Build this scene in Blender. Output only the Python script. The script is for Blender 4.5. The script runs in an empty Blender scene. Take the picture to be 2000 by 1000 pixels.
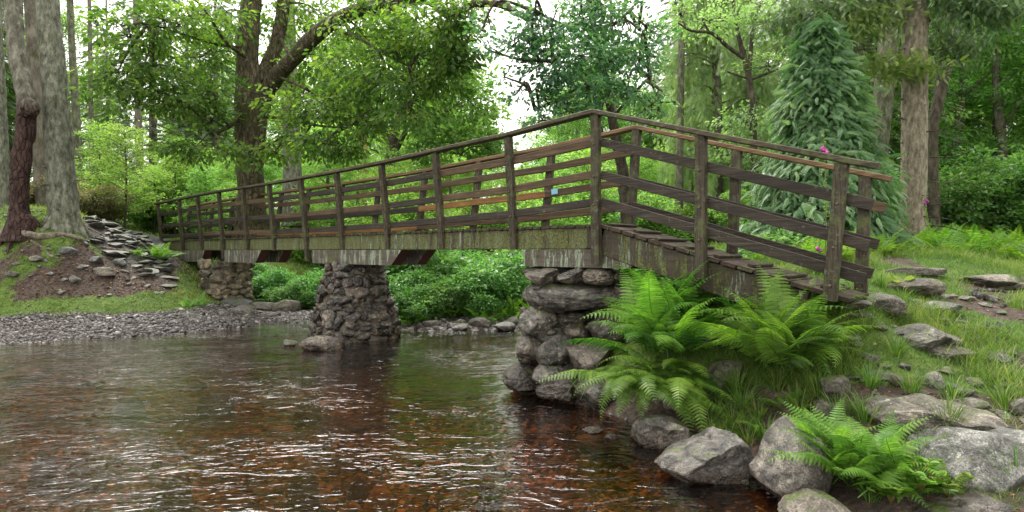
import bpy, math, random
import numpy as np
from mathutils import Vector
# ------------------------------------------------------------------ camera, world, sun, exposure
scene = bpy.context.scene
COL = scene.collection
F = 1100.0            # focal length in photo pixels (photo 2000 wide)
CH = 1.35             # camera height above the water
HY = 490.0            # horizon row in the photo
camd = bpy.data.cameras.new("camera"); cam = bpy.data.objects.new("camera", camd); COL.objects.link(cam)
camd.sensor_width = 36; camd.lens = 36 * F / 2000; camd.clip_start = 0.05; camd.clip_end = 400
camd.shift_y = -(500 - HY) / 2000
cam.location = (0, 0, CH); cam.rotation_euler = (math.radians(90), 0, 0)
scene.camera = cam
SUN_EL, SUN_ROT = math.radians(62), math.radians(-28)
w = bpy.data.worlds.new("World"); scene.world = w; w.use_nodes = True
nt = w.node_tree; bg = nt.nodes["Background"]
sky = nt.nodes.new("ShaderNodeTexSky"); sky.sky_type = 'NISHITA'; sky.sun_disc = False
sky.sun_elevation = SUN_EL; sky.sun_rotation = SUN_ROT; sky.dust_density = 6; sky.air_density = 1.0
hs = nt.nodes.new("ShaderNodeHueSaturation"); hs.inputs['Saturation'].default_value = 0.12
mx = nt.nodes.new("ShaderNodeMix"); mx.data_type = 'RGBA'; mx.inputs[0].default_value = 0.75
mx.inputs[7].default_value = (6.3, 6.15, 5.75, 1)      # even overcast layer
nt.links.new(sky.outputs[0], hs.inputs['Color']); nt.links.new(hs.outputs[0], mx.inputs[6])
nt.links.new(mx.outputs[2], bg.inputs[0]); bg.inputs[1].default_value = 0.13
sl = bpy.data.lights.new("sun", 'SUN'); sl.energy = 1.5; sl.angle = math.radians(40); sl.color = (1, .96, .9)
so = bpy.data.objects.new("sun", sl); COL.objects.link(so); so.location = (0, 0, 30)
_sd = Vector((math.sin(SUN_ROT) * math.cos(SUN_EL), math.cos(SUN_ROT) * math.cos(SUN_EL), math.sin(SUN_EL)))
so.rotation_euler = _sd.to_track_quat('Z', 'Y').to_euler()
scene.view_settings.view_transform = 'Standard'; scene.view_settings.look = 'None'
scene.view_settings.exposure = 1.8; scene.view_settings.gamma = 1
scene.cycles.max_bounces = 8; scene.cycles.diffuse_bounces = 5; scene.cycles.glossy_bounces = 2
scene.cycles.transmission_bounces = 5; scene.cycles.transparent_max_bounces = 8
scene.cycles.use_denoising = True
scene.cycles.sample_clamp_indirect = 6
R_ = np.random.RandomState
# ------------------------------------------------------------------ numpy helpers
def hash3(i, j, k, seed=0):
    h = (i * 374761393 + j * 668265263 + k * 2147483647 + seed * 974634777) & 0xffffffff
    h = ((h ^ (h >> 13)) * 1274126177) & 0xffffffff
    h = (h ^ (h >> 16)) & 0xffffffff
    return h / 4294967295.0
def vnoise(P, seed=0):
    P = np.asarray(P, float); I = np.floor(P).astype(np.int64); f = P - I; f = f * f * (3 - 2 * f); r = 0
    for dx in (0, 1):
        for dy in (0, 1):
            for dz in (0, 1):
                wgt = (f[:, 0] if dx else 1 - f[:, 0]) * (f[:, 1] if dy else 1 - f[:, 1]) * (f[:, 2] if dz else 1 - f[:, 2])
                r = r + wgt * hash3(I[:, 0] + dx, I[:, 1] + dy, I[:, 2] + dz, seed)
    return r * 2 - 1
def fbm(P, oct=4, seed=0):
    P = np.asarray(P, float); a = 1; s = 0; t = 0
    for o in range(oct):
        s = s + a * vnoise(P * 2 ** o + o * 17.3, seed + o); t += a; a *= .5
    return s / t
def nrm(v):
    v = np.asarray(v, float); return v / np.maximum(np.linalg.norm(v, axis=-1, keepdims=True), 1e-9)
def pt(px, py, Z):
    return np.array([(px - 1000) / F * Z, Z, CH + (HY - py) / F * Z])
class Geo:
    def __init__(s): s.V = []; s.F = []; s.T = []; s.n = 0
    def add(s, V, Fs, mi=0, tint=None):
        V = np.asarray(V, float).reshape(-1, 3)
        if not isinstance(Fs, list): Fs = [Fs]
        for f in Fs:
            f = np.asarray(f, np.int64)
            if len(f): s.F.append((f + s.n, mi))
        s.V.append(V); s.T.append(np.full(len(V), .5) if tint is None else np.broadcast_to(np.asarray(tint, float), (len(V),)))
        s.n += len(V); return s
def make_mesh(name, g, mats, smooth=True):
    V = np.concatenate(g.V); T = np.concatenate(g.T)
    me = bpy.data.meshes.new(name)
    me.vertices.add(len(V)); me.vertices.foreach_set('co', V.astype(np.float32).ravel())
    lv = np.concatenate([f.ravel() for f, _ in g.F]); cnt = np.concatenate([np.full(len(f), f.shape[1]) for f, _ in g.F])
    mi = np.concatenate([np.full(len(f), m) for f, m in g.F])
    st = np.concatenate([[0], np.cumsum(cnt)[:-1]])
    me.loops.add(len(lv)); me.loops.foreach_set('vertex_index', lv.astype(np.int32))
    me.polygons.add(len(cnt)); me.polygons.foreach_set('loop_start', st.astype(np.int32))
    try: me.polygons.foreach_set('loop_total', cnt.astype(np.int32))
    except Exception: pass
    me.polygons.foreach_set('material_index', mi.astype(np.int32))
    me.polygons.foreach_set('use_smooth', np.full(len(cnt), bool(smooth)))
    a = me.attributes.new('tint', 'FLOAT', 'POINT'); a.data.foreach_set('value', T.astype(np.float32))
    for m in (mats if isinstance(mats, (list, tuple)) else [mats]): me.materials.append(m)
    me.update(calc_edges=True); me.validate()
    return me
def tag(o, label=None, cat=None, group=None, kind=None):
    for k, v in (('label', label), ('category', cat), ('group', group), ('kind', kind)):
        if v: o[k] = v
    return o
def empty(name, loc, label=None, cat=None, group=None, rz=0):
    o = bpy.data.objects.new(name, None); COL.objects.link(o); o.location = [float(c) for c in loc]; o.rotation_euler.z = rz
    return tag(o, label, cat, group)
def obj(name, g, mats, parent=None, local=False, smooth=True, origin=None):
    """world-space geometry -> an object; with a parent it is made local to the parent's place (no rotation)"""
    V = np.concatenate(g.V)
    if parent is not None:
        off = np.zeros(3) if local else np.array(parent.location)
        loc = None
    else:
        off = np.array([(V[:, 0].min() + V[:, 0].max()) / 2, (V[:, 1].min() + V[:, 1].max()) / 2, V[:, 2].min()]) if origin is None else np.array(origin, float)
        loc = off
    g.V = [V - off]; g.T = [np.concatenate(g.T)]
    o = bpy.data.objects.new(name, make_mesh(name, g, mats, smooth)); COL.objects.link(o)
    if parent is not None: o.parent = parent
    else: o.location = loc
    return o
def copy_tree(root, loc, rz=0, sc=1, label=None, group=None, sz=None):
    r = root.copy(); COL.objects.link(r); r.location = [float(c) for c in loc]; r.rotation_euler.z = rz
    r.scale = (sc, sc, sc if sz is None else sz)
    if label: r['label'] = label
    if group: r['group'] = group
    for ch in list(root.children):
        c = ch.copy(); COL.objects.link(c); c.parent = r
        for gch in list(ch.children):
            d = gch.copy(); COL.objects.link(d); d.parent = c
    return r
# ---- shapes
def box(cx, cy, cz, sx, sy, sz, bev=0.006):
    h = np.array([sx, sy, sz]) / 2; b = min(bev, h.min() * .45); V = []; 
    for z, i in ((-h[2], 1), (-h[2] + b, 0), (h[2] - b, 0), (h[2], 1)):
        x, y = (h[0] - b * i, h[1] - b * i)
        c = b if not i else b * .6
        for a in ((-x + c, -y), (x - c, -y), (x, -y + c), (x, y - c), (x - c, y), (-x + c, y), (-x, y - c), (-x, -y + c)): V.append((a[0] + cx, a[1] + cy, z + cz))
    Fq = [[r * 8 + k, r * 8 + (k + 1) % 8, r * 8 + 8 + (k + 1) % 8, r * 8 + 8 + k] for r in range(3) for k in range(8)]
    return np.array(V), [np.array(Fq), np.array([[7, 6, 5, 4, 3, 2, 1, 0], [24, 25, 26, 27, 28, 29, 30, 31]])]
def beam(p0, p1, wd, ht, up=(0, 0, 1), bev=.005, nseg=1, rng=None, jit=0.0):
    """a rectangular timber from p0 to p1; wd across, ht along up"""
    p0 = np.array(p0, float); p1 = np.array(p1, float); L = np.linalg.norm(p1 - p0); d = (p1 - p0) / L
    up = np.array(up, float); up = nrm(up - d * up.dot(d)); sd = np.cross(up, d)
    b = bev; prof = [(-wd/2 + b, -ht/2), (wd/2 - b, -ht/2), (wd/2, -ht/2 + b), (wd/2, ht/2 - b), (wd/2 - b, ht/2), (-wd/2 + b, ht/2), (-wd/2, ht/2 - b), (-wd/2, -ht/2 + b)]
    ts = np.linspace(0, L, nseg + 1); V = []
    for t in ts:
        o = np.zeros(2) if rng is None else rng.randn(2) * jit
        for a, c in prof: V.append(p0 + d * t + sd * (a + o[0]) + up * (c + o[1]))
    n = 8; Fq = [[r*n+k, r*n+(k+1)%n, (r+1)*n+(k+1)%n, (r+1)*n+k] for r in range(nseg) for k in range(n)]
    e = nseg * n
    return np.array(V), [np.array(Fq), np.array([list(range(n))[::-1], [e + k for k in range(n)]])]
def catmull(P, n):
    P = np.asarray(P, float); m = len(P)
    if m == 2: t = np.linspace(0, 1, n)[:, None]; return P[0] * (1 - t) + P[1] * t
    Q = np.vstack([2 * P[0] - P[1], P, 2 * P[-1] - P[-2]]); u = np.linspace(0, m - 1 - 1e-6, n); i = u.astype(int); t = (u - i)[:, None]
    a, b, c, d = Q[i], Q[i+1], Q[i+2], Q[i+3]
    return .5 * (2*b + (c-a)*t + (2*a-5*b+4*c-d)*t*t + (3*b-a-3*c+d)*t**3)
def tube(P, rad, sides=10, n=None, amp=0.0, fr=3.0, seed=0, rough2=0.0, fr2=12):
    """tapering noisy limb through the points P (xyz) with the radii rad"""
    P = np.asarray(P, float); rad = np.asarray(rad, float)
    n = n or max(2, 4 * (len(P) - 1) + 1)
    C = catmull(P, n); r = np.interp(np.linspace(0, len(rad) - 1, n), np.arange(len(rad)), rad)
    T = np.gradient(C, axis=0); T = nrm(T)
    ref = np.array([0, 0, 1.0]) if abs(T[0][2]) < .8 else np.array([1.0, 0, 0])
    U = nrm(np.cross(T, ref)); W = np.cross(T, U)
    a = np.linspace(0, 2 * np.pi, sides, endpoint=False)
    D = U[:, None, :] * np.cos(a)[None, :, None] + W[:, None, :] * np.sin(a)[None, :, None]
    V = C[:, None, :] + D * r[:, None, None]
    if amp:
        k = fbm(V.reshape(-1, 3) * fr, 3, seed).reshape(n, sides)
        V = V + D * (k * amp * r[:, None])[:, :, None]
    if rough2:
        k = fbm(V.reshape(-1, 3) * np.array([fr2, fr2, fr2 * .45]), 3, seed + 9).reshape(n, sides)
        V = V + D * (k * rough2)[:, :, None]
    V = V.reshape(-1, 3)
    i = np.arange(n - 1)[:, None]; k = np.arange(sides)[None, :]; k2 = (k + 1) % sides
    Q = np.stack([i*sides+k, i*sides+k2, (i+1)*sides+k2, (i+1)*sides+k], -1).reshape(-1, 4)
    V = np.vstack([V, C[0], C[-1]]); nV = len(V)
    kk = np.arange(sides)
    c1 = np.stack([np.full(sides, nV-2), (kk+1) % sides, kk], -1); c2 = np.stack([np.full(sides, nV-1), (n-1)*sides+kk, (n-1)*sides+(kk+1) % sides], -1)
    return V, [Q, c1, c2]
_ico = {}
def ico(sub):
    if sub in _ico: return _ico[sub]
    t = (1 + 5 ** .5) / 2
    V = [(-1,t,0),(1,t,0),(-1,-t,0),(1,-t,0),(0,-1,t),(0,1,t),(0,-1,-t),(0,1,-t),(t,0,-1),(t,0,1),(-t,0,-1),(-t,0,1)]
    Fc = [(0,11,5),(0,5,1),(0,1,7),(0,7,10),(0,10,11),(1,5,9),(5,11,4),(11,10,2),(10,7,6),(7,1,8),(3,9,4),(3,4,2),(3,2,6),(3,6,8),(3,8,9),(4,9,5),(2,4,11),(6,2,10),(8,6,7),(9,8,1)]
    V = [tuple(x) for x in nrm(np.array(V, float))]
    for _ in range(sub):
        c = {}; nf = []
        def mid(a, b):
            k = (min(a, b), max(a, b))
            if k not in c:
                m = (np.array(V[a]) + np.array(V[b])); V.append(tuple(m / np.linalg.norm(m))); c[k] = len(V) - 1
            return c[k]
        for a, b, d in Fc:
            x, y, z = mid(a, b), mid(b, d), mid(d, a); nf += [(a, x, z), (b, y, x), (d, z, y), (x, y, z)]
        Fc = nf
    _ico[sub] = (np.array(V), np.array(Fc)); return _ico[sub]
def rock(seed, size, sub=4, planes=11, rough=.05, sharp=14, rounding=.25, rot=None, fine=1):
    """a boulder cut by random planes, edges worn, surface rough"""
    rng = R_(seed); D, Fc = ico(sub)
    n = nrm(rng.randn(planes, 3)); h = rng.uniform(.62, 1.0, planes)
    dt = D @ n.T; r = h[None, :] / np.maximum(dt, .05); r = np.minimum(r, 1.35)
    r = -np.log(np.exp(-sharp * r).sum(1)) / sharp
    r = r * (1 - rounding) + rounding * .85
    V = D * r[:, None]
    V = V + D * (fbm(D * 1.6 + seed, 3, seed) * rough * 1.6 + fine * fbm(D * 6 + seed, 4, seed + 3) * rough)[:, None]
    V = V / np.abs(V).max(0) * np.array(size) / 2
    if rot is not None: V = V @ rotz(rot).T if np.isscalar(rot) else V @ rot.T
    return V, Fc
def rotz(a): c, s = math.cos(a), math.sin(a); return np.array([[c, -s, 0], [s, c, 0], [0, 0, 1.]])
def roty(a): c, s = math.cos(a), math.sin(a); return np.array([[c, 0, s], [0, 1, 0], [-s, 0, c]])
def rotx(a): c, s = math.cos(a), math.sin(a); return np.array([[1, 0, 0], [0, c, -s], [0, s, c]])
def scatter(g, tpl, pos, dirv, nor, scale, tint, mi=0):
    """copy a template (verts, faces) at every pos: x axis along dirv, z axis along nor"""
    TV, TF = tpl; pos = np.asarray(pos, float); N_ = len(pos)
    if N_ == 0: return
    X = nrm(dirv); Zv = np.asarray(nor, float); Zv = nrm(Zv - X * (Zv * X).sum(1, keepdims=True)); Y = np.cross(Zv, X)
    s = np.broadcast_to(np.asarray(scale, float).reshape(-1, 1) if np.ndim(scale) < 2 else scale, (N_, 3) if np.ndim(scale) == 2 else (N_, 1))
    if s.shape[1] == 1: s = np.repeat(s, 3, 1)
    V = pos[:, None, :] + TV[None, :, 0:1] * (X * s[:, 0:1])[:, None, :] + TV[None, :, 1:2] * (Y * s[:, 1:2])[:, None, :] + TV[None, :, 2:3] * (Zv * s[:, 2:3])[:, None, :]
    k = len(TV); Fo = []
    for f in TF:
        f = np.asarray(f); Fo.append((f[None] + (np.arange(N_) * k)[:, None, None]).reshape(-1, f.shape[1]))
    g.add(V.reshape(-1, 3), Fo, mi, np.repeat(np.broadcast_to(np.asarray(tint, float), (N_,)), k))
LEAF = (np.array([(0,0,0),(.35,.27,.07),(.75,.2,.05),(1,0,-.06),(.75,-.2,.05),(.35,-.27,.07)]), [np.array([[0,3,2,1],[0,5,4,3]])])
_o = [(0,0),(.16,.07),(.24,.19),(.34,.11),(.47,.27),(.57,.14),(.7,.25),(.83,.1),(1,0)]
OAKL = (np.array([(x, y, abs(y) * .25 - .08 * x * x) for x, y in _o] + [(x, -y, abs(y) * .25 - .08 * x * x) for x, y in _o[1:-1]]),
        [np.array([[0,8,7,6,5,4,3,2,1]]), np.array([[0,9,10,11,12,13,14,15,8]])])
def sprig(pairs=6, wid=.05, ang=50, droop=.15, tipl=.55, second=False):
    """flat conifer or cypress spray: a stem with narrow side shoots"""
    V = []; Q = []
    def dia(b, d, l, w_):
        d = nrm(d); s = nrm(np.cross([0, 0, 1.], d)) * w_; k = len(V)
        V.extend([b, b + d * l * .45 + s, b + d * l, b + d * l * .45 - s]); Q.append([k, k+3, k+2, k+1])
    dia(np.zeros(3), np.array([1., 0, -droop * .6]), 1, wid * .7)
    for i in range(pairs):
        t = .08 + .84 * i / pairs; b = np.array([t, 0, -droop * t * t]); l = tipl * (1 - .75 * t) * (.6 + .4 * min(1, t * 4))
        for sg in (-1, 1):
            a = math.radians(ang); d = np.array([math.cos(a), sg * math.sin(a), -droop])
            dia(b, d, l, wid)
            if second:
                for u in (.35, .65):
                    for s2 in (-1, 1):
                        a2 = math.radians(ang + s2 * 40) * sg
                        dia(b + nrm(d) * l * u, np.array([math.cos(a2), math.sin(a2), -droop * 1.6]), l * .4 * (1.2 - u), wid * .75)
    return np.array(V), [np.array(Q)]
# ------------------------------------------------------------------ materials
class Mat:
    def __init__(s, name):
        s.m = bpy.data.materials.new(name); s.m.use_nodes = True; s.t = s.m.node_tree; s.b = s.t.nodes['Principled BSDF']; s.out = s.t.nodes['Material Output']
        s.tc = s.n('ShaderNodeTexCoord').outputs['Object']
    def n(s, k): return s.t.nodes.new(k)
    def set(s, sock, v):
        if hasattr(v, 'is_output') or isinstance(v, bpy.types.NodeSocket): s.t.links.new(v, sock)
        elif isinstance(v, (tuple, list)) and len(v) == 3 and sock.type == 'RGBA': sock.default_value = (*v, 1)
        else: sock.default_value = v
    def vec(s, sc=(1, 1, 1), src=None):
        q = s.n('ShaderNodeMapping'); s.set(q.inputs[0], src or s.tc); q.inputs['Scale'].default_value = sc; return q.outputs[0]
    def world(s): return s.n('ShaderNodeNewGeometry').outputs['Position']
    def noise(s, sc, det=5, v=None, rough=.55, dist=0):
        q = s.n('ShaderNodeTexNoise'); q.inputs['Scale'].default_value = sc; q.inputs['Detail'].default_value = det; q.inputs['Roughness'].default_value = rough; q.inputs['Distortion'].default_value = dist
        s.set(q.inputs['Vector'], v or s.tc); return q.outputs[0]
    def voro(s, sc, v=None, feat='F1', out=0):
        q = s.n('ShaderNodeTexVoronoi'); q.feature = feat; q.inputs['Scale'].default_value = sc; s.set(q.inputs['Vector'], v or s.tc); return q.outputs[out]
    def ramp(s, f, stops):
        q = s.n('ShaderNodeValToRGB'); s.set(q.inputs[0], f); e = q.color_ramp.elements
        while len(e) < len(stops): e.new(.5)
        for el, (p, c) in zip(e, stops): el.position = p; el.color = (c, c, c, 1) if isinstance(c, (int, float)) else (*c, 1)
        return q.outputs[0]
    def mix(s, f, a, b, mode='MIX'):
        q = s.n('ShaderNodeMix'); q.data_type = 'RGBA'; q.blend_type = mode; s.set(q.inputs[0], f); s.set(q.inputs[6], a); s.set(q.inputs[7], b); return q.outputs[2]
    def math(s, op, a, b=0.0):
        q = s.n('ShaderNodeMath'); q.operation = op; s.set(q.inputs[0], a); s.set(q.inputs[1], b); return q.outputs[0]
    def attr(s, name):
        q = s.n('ShaderNodeAttribute'); q.attribute_name = name; return q.outputs['Fac']
    def up(s):
        q = s.n('ShaderNodeSeparateXYZ'); s.set(q.inputs[0], s.n('ShaderNodeNewGeometry').outputs['Normal']); return q.outputs[2]
    def sepz(s, v):
        q = s.n('ShaderNodeSeparateXYZ'); s.set(q.inputs[0], v); return q.outputs[2]
    def rnd(s): return s.n('ShaderNodeObjectInfo').outputs['Random']
    def bump(s, h, st=.5, d=.02, prev=None):
        q = s.n('ShaderNodeBump'); q.inputs['Strength'].default_value = st; q.inputs['Distance'].default_value = d; s.set(q.inputs['Height'], h)
        if prev: s.set(q.inputs['Normal'], prev)
        return q.outputs[0]
    def done(s, col, rough=.8, normal=None, spec=.4, **kw):
        s.set(s.b.inputs['Base Color'], col); s.set(s.b.inputs['Roughness'], rough); s.set(s.b.inputs['Specular IOR Level'], spec)
        if normal: s.set(s.b.inputs['Normal'], normal)
        return s.m
def leaf_mat(name, c0, c1, c2, trans=.45, rough=.45, spec=.35, tr_boost=1.25):
    M = Mat(name); t = M.attr('tint'); c = M.ramp(t, [(0, c0), (.5, c1), (1, c2)])
    rv = M.n('ShaderNodeHueSaturation'); M.set(rv.inputs['Color'], c); M.set(rv.inputs['Value'], M.math('ADD', M.math('MULTIPLY', M.rnd(), .35), .82)); M.set(rv.inputs['Hue'], M.math('ADD', M.math('MULTIPLY', M.rnd(), .03), .485)); c = rv.outputs[0]
    M.set(M.b.inputs['Base Color'], c); M.b.inputs['Roughness'].default_value = rough; M.b.inputs['Specular IOR Level'].default_value = spec
    tr = M.n('ShaderNodeBsdfTranslucent'); M.set(tr.inputs[0], M.mix(1.0, c, (1.15 * tr_boost, 1.3 * tr_boost, .75), 'MULTIPLY'))
    ms = M.n('ShaderNodeMixShader'); ms.inputs[0].default_value = trans; M.set(ms.inputs[1], M.b.outputs[0]); M.set(ms.inputs[2], tr.outputs[0]); M.set(M.out.inputs[0], ms.outputs[0])
    return M.m
def wood_mat(name, c0, c1, lichen=0.0, ax=0, moss=0.0, wet=.45):
    M = Mat(name); sc = [70, 70, 70]; sc[ax] = 2.5; v = M.vec(tuple(sc))
    g_ = M.noise(1, 7, v, .7); c = M.ramp(g_, [(.3, tuple(x * .3 for x in c0)), (.48, c0), (.68, c1)])
    big = M.noise(3.0, 4); c = M.mix(M.ramp(big, [(.35, 0), (.7, .6)]), c, tuple(x * .5 for x in c0))
    if lichen:
        l = M.noise(26, 5, None, .7); c = M.mix(M.ramp(l, [(.62 - .1 * lichen, 0), (.7, .75)]), c, (.13, .15, .1))
    if moss:
        l = M.noise(9, 5, None, .7); c = M.mix(M.ramp(l, [(.55 - .12 * moss, 0), (.68, .9)]), c, (.075, .095, .03))
    return M.done(c, M.ramp(g_, [(.3, wet + .15), (.7, wet + .35)]), M.bump(g_, .8, .002), .25)
M_post = wood_mat('dark_weathered_post_wood', (.035, .027, .017), (.105, .082, .055), .55, 2, .4)
M_board = wood_mat('dark_wet_board_wood', (.024, .019, .014), (.08, .063, .047), .15, 0)
M_boardmid = wood_mat('brown_board_wood', (.07, .045, .025), (.17, .115, .065), .1, 0)
M_boardnew = wood_mat('orange_new_board_wood', (.22, .11, .04), (.34, .19, .07), 0, 0)
M_rail = wood_mat('grey_brown_handrail_wood', (.045, .033, .021), (.14, .11, .075), .4, 0, .3)
M_railfar = wood_mat('worn_tan_handrail_wood', (.13, .075, .038), (.26, .17, .095), .1, 0, 0)
M_deck = wood_mat('dark_red_brown_deck_wood', (.03, .018, .013), (.085, .055, .04), .2, 1, .2)
M_endcut = wood_mat('dark_red_beam_end_wood', (.05, .018, .014), (.08, .03, .022), 0, 1, 0)
def beam_mat(name, base, mossamt, lich):
    M = Mat(name); v = M.vec((16, 6, 2.0)); dr = M.noise(1, 6, v, .65)
    grain = M.noise(1, 5, M.vec((2, 30, 40)), .6)
    c = M.ramp(grain, [(.3, tuple(x * .5 for x in base)), (.7, base)])
    li = M.noise(1, 6, M.vec((15, 6, 2.2)), .72); lm = M.ramp(li, [(.6 - lich, 0), (.66 - lich * .8, .9)])
    c = M.mix(lm, c, M.ramp(M.noise(40, 3), [(.3, (.13, .17, .12)), (.7, (.27, .31, .23))]))
    mm = M.ramp(M.math('ADD', dr, M.math('MULTIPLY', M.noise(1.1, 3), .5)), [(1.02 - mossamt, 0), (1.1 - mossamt, 1)])
    mm2 = M.math('MULTIPLY', mm, M.ramp(M.noise(60, 3), [(.3, .5), (.6, 1)]))
    c = M.mix(mm2, c, M.ramp(M.noise(50, 4), [(.3, (.02, .025, .008)), (.7, (.13, .14, .035))]))
    return M.done(c, .8, M.bump(M.math('ADD', M.math('MULTIPLY', mm, .8), M.noise(45, 5)), .8, .015))
M_beam = beam_mat('lichened_mossy_beam', (.05, .04, .03), .42, .12)
M_beam2 = beam_mat('grey_lichened_bolster', (.09, .075, .058), .2, .08)
M_ramp = beam_mat('dark_ramp_beam', (.055, .042, .03), .3, .05)
def rock_mat(name, c0, c1, c2, lichen=.3, moss=.2, wetline=None, rough=.75, sc=1, veins=.3):
    M = Mat(name); W = M.world()
    a = M.noise(5 * sc, 9, W, .74, .7); c = M.ramp(a, [(.36, c0), (.5, c1), (.64, c2)])
    hue = M.math('FRACT', M.math('MULTIPLY', M.attr('tint'), 7.31)); c = M.mix(M.math('MULTIPLY', hue, .35), c, M.mix(1.0, c, (1.35, .98, .66), 'MULTIPLY'))
    sp = M.noise(70 * sc, 3, W, .7); c = M.mix(.6, c, M.ramp(sp, [(.38, (.12, .12, .11)), (.5, (.5, .5, .48)), (.62, (.92, .9, .86))]), 'OVERLAY')
    cr = M.voro(4.5 * sc, M.mix(.12, W, M.noise(3, 4, W), 'ADD'), 'DISTANCE_TO_EDGE'); crm = M.ramp(cr, [(0, 1), (.02, 0)])
    c = M.mix(M.math('MULTIPLY', crm, veins), c, tuple(x * .3 for x in c0))
    pt_ = M.n('ShaderNodeHueSaturation'); M.set(pt_.inputs['Color'], c); M.set(pt_.inputs['Value'], M.math('ADD', M.math('MULTIPLY', M.attr('tint'), 1.1), .45)); c = pt_.outputs[0]
    if lichen:
        l = M.noise(9 * sc, 7, W, .75); c = M.mix(M.ramp(l, [(.66 - .14 * lichen, 0), (.69 - .12 * lichen, .8)]), c, M.ramp(M.noise(60, 3, W), [(.35, (.3, .33, .25)), (.65, (.5, .51, .42))]))
    if moss:
        m_ = M.math('MULTIPLY', M.ramp(M.up(), [(.35, 0), (.8, 1)]), M.ramp(M.noise(6 * sc, 5, W), [(.62 - .25 * moss, 0), (.72 - .25 * moss, 1)]))
        c = M.mix(m_, c, M.ramp(M.noise(55, 4, W), [(.3, (.035, .05, .01)), (.7, (.11, .15, .03))]))
    r = M.ramp(a, [(.3, rough - .3), (.7, rough)])
    if wetline is not None:
        z = M.sepz(W); wt = M.ramp(M.math('ADD', z, M.math('MULTIPLY', M.noise(7, 3, W), .08)), [(wetline, 1), (wetline + .1, 0)])
        c = M.mix(wt, c, M.mix(1.0, c, (.42, .34, .28), 'MULTIPLY'))
        r = M.mix(wt, r, (.15, .15, .15))
    h = M.math('ADD', M.math('ADD', M.noise(14 * sc, 8, W, .7), M.math('MULTIPLY', sp, .25)), M.math('MULTIPLY', crm, -.5 * veins))
    return M.done(c, r, M.bump(h, 1.0, .03 / sc), .5)
M_granite = rock_mat('grey_granite', (.022, .021, .018), (.075, .072, .064), (.18, .174, .16), .35, .3, .0)
M_granite2 = rock_mat('brown_grey_riverside_rock', (.026, .023, .018), (.075, .068, .057), (.16, .148, .13), .3, .35, .0)
M_wet = rock_mat('wet_dark_masonry', (.01, .009, .009), (.04, .035, .031), (.19, .16, .13), .12, .1, .1, .45, 1.6)
M_wet2 = rock_mat('lichened_pier_masonry', (.035, .03, .02), (.1, .086, .06), (.24, .21, .15), .3, .35, None, .8, 1.5)
M_abut = rock_mat('brown_abutment_boulders', (.014, .013, .011), (.047, .042, .035), (.15, .138, .12), .35, .15, .15, .5, 1.4)
M_slate = rock_mat('wet_grey_slate', (.018, .019, .019), (.055, .056, .056), (.14, .142, .142), .1, .45, None, .6, 2)
M_mortar = rock_mat('dark_mortar', (.03, .028, .022), (.08, .072, .06), (.16, .145, .12), .1, .2, None, .8, 2)
def pebble_mat():
    M = Mat('mixed_river_pebbles'); t = M.attr('tint')
    c = M.ramp(t, [(0, (.01, .008, .008)), (.3, (.028, .021, .019)), (.55, (.05, .037, .033)), (.8, (.08, .066, .06)), (.95, (.17, .155, .14)), (1, (.36, .34, .32))])
    c = M.mix(.4, c, M.noise(30, 3, M.world()), 'OVERLAY')
    return M.done(c, .5, None, .5)
M_pebble = pebble_mat()
def bed_stone_mat():
    M = Mat('orange_brown_riverbed_stone'); W = M.world(); a = M.noise(4, 6, W)
    c = M.ramp(M.math('ADD', M.math('MULTIPLY', M.attr('tint'), .6), M.math('MULTIPLY', a, .5)), [(.2, (.025, .018, .01)), (.5, (.07, .045, .024)), (.75, (.17, .1, .042)), (1, (.4, .24, .1))])
    return M.done(c, .8, M.bump(M.noise(20, 5, W), .6, .02))
M_bed = bed_stone_mat()
def bark_mat(name, c0, c1, c2, moss=.2, vs=1.0, lich=.3, plate=0.0, dark=None):
    M = Mat(name); v = M.vec((9 * vs, 9 * vs, 3.5 * vs)); a = M.noise(1, 7, v, .7)
    c = M.ramp(a, [(.36, c0), (.5, c1), (.64, c2)])
    hgt = M.noise(1, 7, M.vec((16 * vs, 16 * vs, 5 * vs)), .7, .6)
    mk = None
    if dark:   # lower trunk wears a different, dark bark up to a ragged line
        z = M.sepz(M.tc); mk = M.ramp(M.math('ADD', M.math('DIVIDE', z, 6.0), M.math('MULTIPLY', M.noise(3, 4), .06)), [(dark[0] / 6.0, 1), (dark[0] / 6.0 + .07, 0)])
    if plate:
        vd = M.voro(1, M.mix(.25, M.vec((14, 14, 5)), M.noise(3, 3), 'ADD'), 'DISTANCE_TO_EDGE'); pm = M.ramp(vd, [(0, 1), (.14, 0)])
        if mk: pm = M.math('MULTIPLY', pm, mk)
        c = M.mix(M.math('MULTIPLY', pm, .5), c, tuple(x * .35 for x in c0)); hgt = M.math('SUBTRACT', hgt, M.math('MULTIPLY', pm, plate))
    if lich:
        c = M.mix(M.ramp(M.noise(13, 6, None, .75), [(.64 - .2 * lich, 0), (.7 - .1 * lich, .7)]), c, (.16, .185, .125))
    if moss:
        c = M.mix(M.ramp(M.noise(2.2, 6), [(.62 - .25 * moss, 0), (.75 - .2 * moss, .85)]), c, M.ramp(M.noise(40, 3), [(.3, (.025, .032, .008)), (.7, (.08, .095, .022))]))
    if dark:
        c = M.mix(mk, c, M.mix(M.ramp(a, [(.35, 0), (.65, 1)]), dark[1], dark[2]))
    return M.done(c, .85, M.bump(hgt, 1.0, .04), .25)
M_bark_pale = bark_mat('pale_lichened_spruce_bark', (.05, .05, .034), (.13, .135, .098), (.25, .255, .2), .12, 1.6, .4)
M_bark_snag = bark_mat('dark_red_pine_bark', (.06, .055, .04), (.13, .125, .095), (.23, .22, .18), .1, 1.3, .4, .9, (2.2, (.012, .006, .005), (.09, .05, .042)))
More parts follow.
